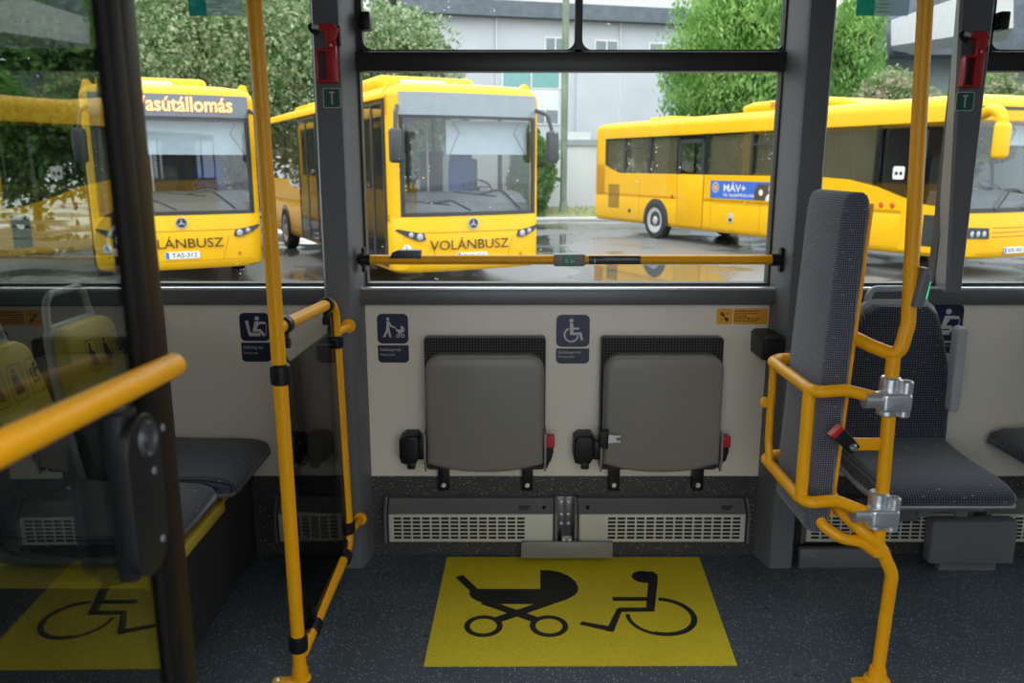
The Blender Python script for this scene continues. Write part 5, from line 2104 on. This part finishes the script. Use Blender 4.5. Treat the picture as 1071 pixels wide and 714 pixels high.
    m.span((-hw - 0.008, 10.62, 0.64), (-hw + 0.01, 10.74, 0.74))
    m.build('fuel_flap', M['busgrey'], root)
    for y, z, mt in ((1.84, 1.25, 'amber'), (1.58, 1.25, 'amber'), (8.62, 1.18, 'amber')):
        m = MB()
        m.lathe([(0, 0.016), (0.045, 0.013), (0.06, 0.0)], (-hw, y, z), (-1, 0, 0), 16)
        m.build('side_marker', M[mt], root)
    # small white notice in the front side window
    m = MB()
    m.prism(rrect(0.26, 0.24, 0.04, 4, 1.50, 1.86), (-hw - 0.012, 0, 0), (0, 1, 0), (0, 0, 1), 0.004)
    nt_ = m.build('notice', M['white'], root)
    m = MB()
    for dy_ in (-0.05, 0.05):
        m.prism(disk(1.50 + dy_, 1.85, 0.035, 14), (-hw - 0.0135, 0, 0), (0, 1, 0), (0, 0, 1), 0.004)
    m.build('notice_symbol', M['black'], nt_)
    # advert panel on the side: a flat poster
    A0, A1, Z0, Z1 = 7.02, 4.25, 1.20, 1.62
    nx = Vector((0, -1, 0))
    m = MB()
    m.prism([(0, 0), (A0 - A1, 0), (A0 - A1, Z1 - Z0), (0, Z1 - Z0)], (-hw - 0.002, A0, Z0), nx, UZ, 0.005)
    ad = m.build('advert_panel', M['adblue'], root)
    xo = -hw - 0.0068
    LT = A0 - A1
    m = MB()
    m.prism(arc_band(0.20, 0.26, 0.10, 0.13, 0, PI), (xo, A0, Z0), nx, UZ, 0.001)
    m.prism(arc_band(0.20, 0.26, 0.10, 0.13, PI, 2 * PI), (xo, A0, Z0), nx, UZ, 0.001)
    m.build('round_badge_rim', M['offwhite'], ad)
    m = MB()
    m.prism(disk(0.20, 0.26, 0.075, 20), (xo, A0, Z0), nx, UZ, 0.001)
    m.build('round_badge', M['orange'], ad)
    lettering('MÁV+', (xo, A0 - 0.50, Z0 + 0.17), nx, UZ, M['white'], ad, width=0.80, height=0.22, depth=0.001, bold=0.02)
    lettering('új applikáció', (xo, A0 - 0.50, Z0 + 0.04), nx, UZ, M['white'], ad, width=1.1, height=0.10, depth=0.001, bold=0.01)
    m = MB()
    m.prism([(1.62, 0.0), (2.72, 0.0), (2.72, 0.40), (1.70, 0.36), (1.60, 0.20)], (xo, A0, Z0), nx, UZ, 0.0008)
    m.build('photo_area', M['brownprint'], ad)
    m = MB()
    m.prism(disk(2.14, 0.27, 0.075, 20, 0.10), (xo - 0.0008, A0, Z0), nx, UZ, 0.001)
    m.build('printed_face', M['skin'], ad)
    m = MB()
    m.prism([(1.98, 0.0), (2.34, 0.0), (2.30, 0.12), (2.18, 0.17), (2.08, 0.16), (2.00, 0.10)], (xo - 0.0008, A0, Z0), nx, UZ, 0.001)
    m.prism(disk(1.82, 0.18, 0.07, 14), (xo - 0.0008, A0, Z0), nx, UZ, 0.001)
    m.build('printed_shirt', M['white'], ad)
    # company crest above the wheel: a ring with wings
    m = MB()
    cy_, cz_ = 3.95, 1.50
    m = MB()
    m.prism(arc_band(0, 0, 0.06, 0.085, 0, PI), (xo, 3.62, 1.50), nx, UZ, 0.001)
    m.prism(arc_band(0, 0, 0.06, 0.085, PI, 2 * PI), (xo, 3.62, 1.50), nx, UZ, 0.001)
    m.prism([(-0.24, 0.02), (0.24, 0.02), (0.14, -0.05), (-0.14, -0.05)], (xo - 0.0004, 3.62, 1.50), nx, UZ, 0.001)
    m.build('crest', M['darkprint'], root)
    # front: headlamps, grille, mirror, wiper, plate
    for s in (-1, 1):
        m = MB()
        x0 = s * 0.62
        pts = [(0.0, -0.10), (0.46, -0.08), (0.50, 0.02), (0.48, 0.11), (0.03, 0.09)]
        rings = [[Vector((x0 + s * p[0], fy(x0 + s * p[0]) - dz, 0.82 + p[1])) for p in pts] for dz in (0.0, 0.025)]
        m.loft(rings)
        h_ = m.build('headlight', M['busgrey'], root)
        for dx in (0.12, 0.25, 0.38):
            m = MB()
            x = x0 + s * dx
            m.lathe([(0, 0.014), (0.035, 0.012), (0.055, 0)], (x, fy(x) - 0.024, 0.81), (0, -1, 0), 16)
            m.build('lamp', M['lamp'], h_)
    m = MB()
    xs3 = [-0.55 + 1.1 * k / 10 for k in range(11)]
    for z in (0.74, 0.82, 0.90):
        strip_wall(m, [(x, fy(x) - 0.004) for x in xs3], z, z + 0.016, 0.02)
    m.build('front_grille', M['bus_seam'], root)
    plate(root, 'RFK-405', 0.05, 0.50, fy)
    wiper(root, -0.55, 1.22, 0.05, 1.52, fy)
    wiper(root, 0.15, 1.22, 0.75, 1.40, fy)
    m = MB()
    for s in (-1, 1):
        m.tube([(s * 1.05, 0.10, 2.86), (s * 1.22, -0.18, 2.92), (s * 1.30, -0.42, 2.84), (s * 1.30, -0.46, 2.50)], 0.095, 12, 0.25)
        m.box((s * 1.30, -0.46, 2.40), (0.30, 0.18, 0.60), 0.08, 3)
    m.build('mirror', M['bus'], root)
    # roof units
    m = MB()
    rg = []
    for y, w_, h_ in ((3.1, 1.3, 0.05), (3.5, 1.6, 0.17), (4.2, 1.7, 0.26), (6.2, 1.7, 0.26), (6.6, 1.5, 0.2)):
        rg.append([Vector((p[0], y, zt + h_ / 2 - 0.01 + p[1])) for p in rrect(w_, h_, h_ * 0.42, 4)])
    m.loft(rg)
    rf = m.build('roof_unit', M['bus'], root)
    m = MB()
    for y in (4.3, 4.75, 5.2):
        m.span((-0.862, y, zt + 0.08), (-0.84, y + 0.34, zt + 0.20))
    m.build('roof_grille', M['bus_seam'], rf)
    m = MB()
    m.box((0.0, 10.4, zt + 0.06), (1.0, 1.1, 0.14), 0.05, 3)
    m.build('roof_hatch', M['bus'], root)
    root.location = loc
    root.rotation_euler = (0, 0, math.radians(rz))
    return root


coach('yellow coach with curtained side windows and a blue advert, on the right', (9.05, 14.75, GZ), 24.8)


# ------------------------------------------------------------------ trees and shrubs
def tree(name, label, cat, loc, trunk_h, radii, leaf, n, size, clumps=40, group=None, hang=0.0, trunk_r=0.16):
    x, y = loc[0], loc[1]
    z0 = loc[2] if len(loc) > 2 else GZ
    root = thing(name, label, cat, (x, y, z0), group)
    rx, ry, rz_ = radii
    cz = z0 + trunk_h + rz_ * 0.85
    m = MB()
    m.tube([(x, y, z0), (x + 0.1, y, z0 + trunk_h * 0.6), (x - 0.05, y + 0.1, cz)], trunk_r, 10, 0.3)
    for k in range(6):
        a = 2 * PI * k / 6 + 0.4
        m.tube([(x, y, z0 + trunk_h * 0.85), (x + rx * 0.35 * math.cos(a), y + ry * 0.35 * math.sin(a), cz - rz_ * 0.1), (x + rx * 0.7 * math.cos(a), y + ry * 0.7 * math.sin(a), cz + rz_ * 0.25)], trunk_r * 0.4, 6, 0.3)
    m.build('trunk', M['bark'], root)
    # leaf clumps on and inside an ellipsoid
    d = RNG.normal(size=(clumps, 3))
    d /= np.linalg.norm(d, axis=1)[:, None]
    rad = RNG.uniform(0.45, 1.0, clumps) ** 0.6
    cc = d * rad[:, None] * np.array([rx, ry, rz_]) * 0.85
    idx = RNG.integers(0, clumps, n)
    cr = RNG.uniform(0.22, 0.40, clumps) * (rx + rz_) / 2
    dd_ = RNG.normal(size=(n, 3))
    dd_ /= np.linalg.norm(dd_, axis=1)[:, None]
    pos = cc[idx] + dd_ * (cr[idx] * RNG.uniform(0.55, 1.0, n) ** 0.5)[:, None]
    if hang:
        pos[:, 2] -= hang * RNG.uniform(0, 1, n) ** 2
    pos += np.array([x, y, cz])
    u = RNG.normal(size=(n, 3))
    u /= np.linalg.norm(u, axis=1)[:, None]
    if hang:
        u[:, 2] -= 1.2
        u /= np.linalg.norm(u, axis=1)[:, None]
    v = np.cross(u, RNG.normal(size=(n, 3)))
    v /= np.linalg.norm(v, axis=1)[:, None]
    s = size * RNG.uniform(0.6, 1.25, n)[:, None]
    asp = 0.30 if hang else 0.62
    q0, q1, q2, q3 = pos - u * s * 0.5, pos + v * s * asp * 0.5, pos + u * s * 0.5, pos - v * s * asp * 0.5
    verts = np.stack([q0, q1, q2, q3], axis=1).reshape(-1, 3)
    me = bpy.data.meshes.new('crown')
    me.vertices.add(n * 4)
    me.vertices.foreach_set('co', verts.astype(np.float32).ravel())
    me.loops.add(n * 4)
    me.loops.foreach_set('vertex_index', np.arange(n * 4, dtype=np.int32))
    me.polygons.add(n)
    me.polygons.foreach_set('loop_start', np.arange(0, n * 4, 4, dtype=np.int32))
    me.update(calc_edges=True)
    me.validate()
    me.materials.append(leaf)
    o = bpy.data.objects.new('crown', me)
    COL.objects.link(o)
    o.parent = root
    o.matrix_parent_inverse = wm(root).inverted()
    return root


GT = 'trees around the bus yard'
tree('tree', 'pale blossoming tree behind the lit destination display', 'tree', (-9.6, 29.0), 1.2, (3.9, 3.0, 4.6), M['leaf_linden'], 34000, 0.19, 110, GT)
tree('tree', 'pale blossoming tree behind the roof of the centre bus', 'tree', (-4.6, 31.0), 1.0, (2.6, 2.4, 3.9), M['leaf_linden'], 24000, 0.19, 80, GT)
tree('tree', 'tall dark green tree above the left bus, beside the yellow pole', 'tree', (-11.8, 38.5), 4.5, (5.2, 4.0, 5.8), M['leaf_dark'], 22000, 0.32, 80, GT)
tree('tree', 'tall dark green tree seen through the top of the glass door', 'tree', (-18.5, 32.0), 1.2, (4.8, 4.0, 6.2), M['leaf_dark'], 42000, 0.32, 150, GT)
tree('tree', 'broad green tree farthest left, beyond the tinted door glass', 'tree', (-28.5, 34.0), 1.5, (4.8, 4.0, 6.5), M['leaf_dark'], 22000, 0.36, 90, GT)
tree('tree', 'feathery bright green tree above the coach, left of the right pillar', 'tree', (7.9, 29.2), 2.2, (2.5, 2.2, 3.9), M['leaf_bright'], 36000, 0.24, 110, GT, hang=1.2)
tree('tree', 'bright green tree right of the grey pillar, under the teal sticker', 'tree', (11.35, 28.6), 2.6, (0.85, 1.2, 3.2), M['leaf_bright'], 9000, 0.24, 45, GT, hang=0.9)
tree('tree', 'dense green tree at the right edge above the coach windscreen', 'tree', (20.2, 26.5), 1.0, (3.2, 3.0, 5.0), M['leaf_dark'], 42000, 0.28, 150, GT)
tree('tree', 'big dark green tree mirrored in the glass door, beyond the right edge', 'tree', (28.5, 30.0), 1.2, (4.6, 4.0, 6.0), M['leaf_dark'], 34000, 0.34, 120, GT)
tree('tree', 'leafy green tree peeping beside the right pillar under the concrete band', 'tree', (15.9, 29.5), 1.6, (0.9, 0.9, 2.0), M['leaf_bright'], 6000, 0.22, 25, GT)
tree('shrub', 'flowering pinkish shrub above the coach roof', 'shrub', (11.6, 25.2), 2.2, (1.35, 1.1, 1.5), M['leaf_pink'], 9000, 0.15, 50, 'shrubs in the yard', trunk_r=0.05)
tree('shrub', 'pink flowering shrub beside the right yellow pole', 'shrub', (15.1, 26.2), 2.2, (1.0, 1.0, 1.4), M['leaf_pink'], 7000, 0.15, 45, 'shrubs in the yard', trunk_r=0.05)
tree('shrub', 'round green bush between the centre bus and the lamp post', 'shrub', (0.72, 30.6), 0.10, (0.75, 0.7, 1.8), M['leaf_bush'], 9000, 0.17, 60, 'shrubs in the yard', trunk_r=0.05)

# ------------------------------------------------------------------ buildings
bA = thing('office_building', 'pale grey building with a dark slate eave behind the centre window', 'building', (2, 27, GZ))
F0, F1 = at(440, 120, Y=36.0), at(745, 120, Y=39.3)
fdir = Vector((F1.x - F0.x, F1.y - F0.y, 0)).normalized()
fn = Vector((fdir.y, -fdir.x, 0))
flen = Vector((F1.x - F0.x, F1.y - F0.y, 0)).length
O = Vector((F0.x, F0.y, GZ))


def fx(px):
    """distance along the facade that lies on a photo column"""
    dx = (px - 535.5) / FPX
    d = Vector((dx, CP))
    # solve O + fdir*s = k*d  (ground plan)
    det = fdir.x * -d.y - fdir.y * -d.x
    s = (-O.x * -d.y - -O.y * -d.x) / det
    return s


def fz(px, py):
    """height above the yard on the facade at a photo pixel"""
    s = fx(px)
    for _ in range(2):
        p = O + fdir * s
        w_ = at(px, py, Y=p.y)
        s += (w_ - p).dot(fdir)
    p = O + fdir * s
    return s, at(px, py, Y=p.y).z - GZ


def slab(m, s0, s1, z0, z1, out, back):
    """block on the facade: from `out` metres in front to `back` metres behind"""
    pts = [(s0, -out), (s1, -out), (s1, back), (s0, back)]
    v = [O + fdir * a + fn * -b + Vector((0, 0, z0)) for a, b in pts] + [O + fdir * a + fn * -b + Vector((0, 0, z1)) for a, b in pts]
    m.add(v, [(3, 2, 1, 0), (4, 5, 6, 7), (0, 1, 5, 4), (1, 2, 6, 5), (2, 3, 7, 6), (3, 0, 4, 7)])


m = MB()
_, z_e = fz(600, 22)
_, z_band1 = fz(600, 6)
slab(m, fx(456), flen + 4, 0.0, z_e, 0.0, 8.0)
m.build('wall', M['render'], bA)
m = MB()
slab(m, fx(425), flen + 4, z_e, z_e + (z_band1 - z_e), 0.5, 8.0)
m.build('eave', M['slate'], bA)
m = MB()
slab(m, fx(425) - 0.5, flen + 4, z_band1, z_band1 + 1.0, 0.3, 7.0)
m.build('parapet', M['concrete'], bA)
for (x0, x1, y0, y1, mt) in ((571, 590, 40, 57, 'wingrey'), (623, 645, 43, 57, 'wingrey'), (680, 706, 46, 58, 'wingrey'), (526, 584, 73, 92, 'winblind'), (700, 722, 75, 95, 'winblind'), (556, 583, 115, 129, 'wingrey')):
    s0, za_ = fz(x0, y0)
    s1, zb_ = fz(x1, y1)
    m = MB()
    slab(m, s0 - 0.07, s1 + 0.07, zb_ - 0.07, za_ + 0.07, 0.05, 0.05)
    wf = m.build('window', M['white'], bA)
    m = MB()
    slab(m, s0, s1, zb_, za_, 0.06, 0.0)
    m.build('pane', M[mt], wf)
    m = MB()
    slab(m, (s0 + s1) / 2 - 0.03, (s0 + s1) / 2 + 0.03, zb_, za_, 0.075, 0.0)
    m.build('mullion', M['white'], wf)
s0, za_ = fz(526, 93)
s1, zb_ = fz(584, 114)
m = MB()
slab(m, s0, s1, zb_, za_, 0.04, 0.1)
m.build('spandrel_panel', M['whitewall'], bA)
m = MB()
s0, _ = fz(600, 60)
p = O + fdir * fx(598)
sA, zA_ = fz(598, 76)
slab(m, fx(598), fx(700), 0, zA_ + 0.2, 0.12, 0.1)
m.build('projecting_bay', M['render'], bA)
m = MB()
sp = fx(480)
for s_ in (fx(520), fx(640)):
    pp = O + fdir * s_ + fn * 0.08
    m.tube([pp + Vector((0, 0, 0)), pp + Vector((0, 0, z_e))], 0.05, 8)
m.build('downpipe', M['concrete'], bA)

# garden wall with grey coping
gw = thing('garden_wall', 'white yard wall with grey coping beside the lamp post', 'wall', at(610, 225, Z=GZ))
W0, W1 = at(560, 222, Y=32.3), at(650, 222, Y=32.9)
z1 = at(605, 152, Y=32.5).z
z2 = at(605, 146, Y=32.5).z
m = MB()
dv = Vector((W1.x - W0.x, W1.y - W0.y, 0)).normalized()
nv = Vector((-dv.y, dv.x, 0))
Lw = Vector((W1.x - W0.x, W1.y - W0.y, 0)).length


def wallblock(m, s0, s1, z0_, z1_, o0, o1):
    b0 = Vector((W0.x, W0.y, 0))
    v = []
    for z in (z0_, z1_):
        for s, t in ((s0, o0), (s1, o0), (s1, o1), (s0, o1)):
            p = b0 + dv * s + nv * t
            v.append((p.x, p.y, z))
    m.add(v, [(3, 2, 1, 0), (4, 5, 6, 7), (0, 1, 5, 4), (1, 2, 6, 5), (2, 3, 7, 6), (3, 0, 4, 7)])


wallblock(m, -2.5, Lw + 3, GZ, z1, 0, 0.25)
m.build('wall_face', M['whitewall'], gw)
m = MB()
wallblock(m, -2.6, Lw + 3.1, z1, z2, -0.08, 0.33)
m.build('coping', M['coping'], gw)
m = MB()
wallblock(m, 1.2, Lw * 0.62, z2, z2 + 0.30, 0.05, 0.2)
m.build('upper_panel', M['whitewall'], gw)
for s_ in (0.4, 1.5):
    pass

# grass strip and kerb in front of the wall
m = MB()
G0, G1 = at(566, 230.5, Z=GZ), at(632, 230.5, Z=GZ)
m.add([(G0.x - 3, G0.y + .3, GZ + 0.10), (G1.x + 5, G1.y + 0.3, GZ + 0.10), (G1.x + 5, 31.4, GZ + 0.42), (G0.x - 3, 31.4, GZ + 0.42)], [(0, 1, 2, 3)])
for k in range(900):
    x = random.uniform(G0.x - 3, G1.x + 5)
    y = random.uniform(G0.y + 0.4, 31.35)
    gz_ = GZ + 0.09 + 0.32 * (y - G0.y) / (31.4 - G0.y)
    h = random.uniform(0.05, 0.16)
    dx = random.uniform(-0.04, 0.04)
    m.add([(x, y, gz_), (x + 0.02, y, gz_), (x + dx, y + dx, gz_ + h)], [(0, 1, 2)])
tag(m.build('grass_verge', M['grassmat']), 'strip of yellowish grass at the foot of the white yard wall', 'grass', 'stuff')
m = MB()
m.span((G0.x - 3, G0.y, GZ), (G1.x + 5, G0.y + 0.30, GZ + 0.11), 0.02)
tag(m.build('kerb', M['concrete']), 'concrete kerb edging the grass strip', 'kerb', 'structure')

# lamp post
LY = 30.9
lp = at(589, 222, Y=LY)
ps = thing('lamp_post', 'slim greenish lamp post right of the centre bus', 'lamp post', (lp.x, LY, GZ))
m = MB()
m.tube([(lp.x, LY, GZ), (lp.x, LY, 11.0)], 0.125, 14)
m.build('mast', M['post'], ps)
m = MB()
m.lathe([(0.20, 0), (0.20, 0.05), (0.16, 0.1), (0.15, 0.6), (0.126, 0.65)], (lp.x, LY, GZ), (0, 0, 1), 16)
m.build('base_sleeve', M['post'], ps)
m = MB()
m.tube([(lp.x, LY, 10.9), (lp.x, LY - 0.4, 11.4), (lp.x, LY - 1.3, 11.5)], 0.05, 10, 0.3)
m.box((lp.x, LY - 1.6, 11.5), (0.30, 0.8, 0.16), 0.05)
m.build('lamp_head', M['concrete'], ps)

# second building at the right with a broad concrete fascia
bB = thing('canopy_building', 'grey building with a broad pale concrete fascia at upper right', 'building', (17, 32, GZ))
YB = 40.0


def bx(m, px0, px1, py0, py1, Y, depth):
    a, b = at(px0, py0, Y=Y), at(px1, py1, Y=Y)
    m.span((a.x, Y, b.z), (b.x, Y + depth, a.z))


m = MB()
a, b = at(868, 55, Y=YB), at(1010, 100, Y=YB)
m.span((a.x, YB, GZ), (a.x + 22, YB + 6, a.z))
m.build('wall', M['coping'], bB)
m = MB()
bx(m, 866, 1120, 40, 57, YB - 1.5, 7)
m.build('soffit', M['slate'], bB)
m = MB()
tl, tr, br_, bl = at(932, 21, Y=YB - 3), at(1060, -22, Y=YB - 12), at(1060, 29, Y=YB - 12), at(932, 48, Y=YB - 3)
n0 = [tl, tr, br_, bl]
bkv = Vector((1.5, 3.0, 0))
m.add([Vector(p) for p in n0] + [Vector(p) + bkv for p in n0], [(3, 2, 1, 0), (4, 5, 6, 7), (0, 1, 5, 4), (1, 2, 6, 5), (2, 3, 7, 6), (3, 0, 4, 7)])
m.build('fascia', M['concrete'], bB)
m = MB()
bx(m, 905, 1120, -6, 40, YB - 0.5, 5)
m.build('upper_storey', M['slate'], bB)
for (x0, x1, y0, y1) in ((886, 903, 65, 83),):
    m = MB()
    bx(m, x0 - 2, x1 + 2, y0 - 2, y1 + 2, YB - 0.05, 0.1)
    wf = m.build('window', M['white'], bB)
    m = MB()
    bx(m, x0, x0 + 6, y0, y1, YB - 0.08, 0.1)
    bx(m, x0 + 9, x1, y0, y1, YB - 0.08, 0.1)
    m.build('pane', M['wingrey'], wf)


# ------------------------------------------------------------------ light and rendering
w = bpy.data.worlds.new('overcast_sky')
SC.world = w
w.use_nodes = True
nt = w.node_tree
nt.nodes.clear()
bg = nt.nodes.new('ShaderNodeBackground')
tcw = nt.nodes.new('ShaderNodeTexCoord')
sxw = nt.nodes.new('ShaderNodeSeparateXYZ')
nt.links.new(tcw.outputs['Generated'], sxw.inputs[0])
mrw = nt.nodes.new('ShaderNodeMapRange')
mrw.inputs['From Min'].default_value = -0.05
mrw.inputs['From Max'].default_value = 1.0
mrw.inputs['To Min'].default_value = 0.80
mrw.inputs['To Max'].default_value = 1.5
nt.links.new(sxw.outputs[2], mrw.inputs['Value'])
bg.inputs['Color'].default_value = (0.93, 0.97, 1.0, 1)
nt.links.new(mrw.outputs[0], bg.inputs['Strength'])
wo = nt.nodes.new('ShaderNodeOutputWorld')
nt.links.new(bg.outputs[0], wo.inputs[0])

SC.view_settings.view_transform = 'Standard'
SC.view_settings.look = 'None'
SC.view_settings.gamma = 1.0
SC.view_settings.use_curve_mapping = False
SC.view_settings.exposure = 1.3
SC.cycles.use_denoising = True
SC.cycles.max_bounces = 10
SC.cycles.diffuse_bounces = 5
SC.cycles.glossy_bounces = 5
SC.cycles.transparent_max_bounces = 24
SC.cycles.transmission_bounces = 6
SC.cycles.caustics_reflective = False
SC.cycles.caustics_refractive = False
SC.cycles.sample_clamp_indirect = 6.0
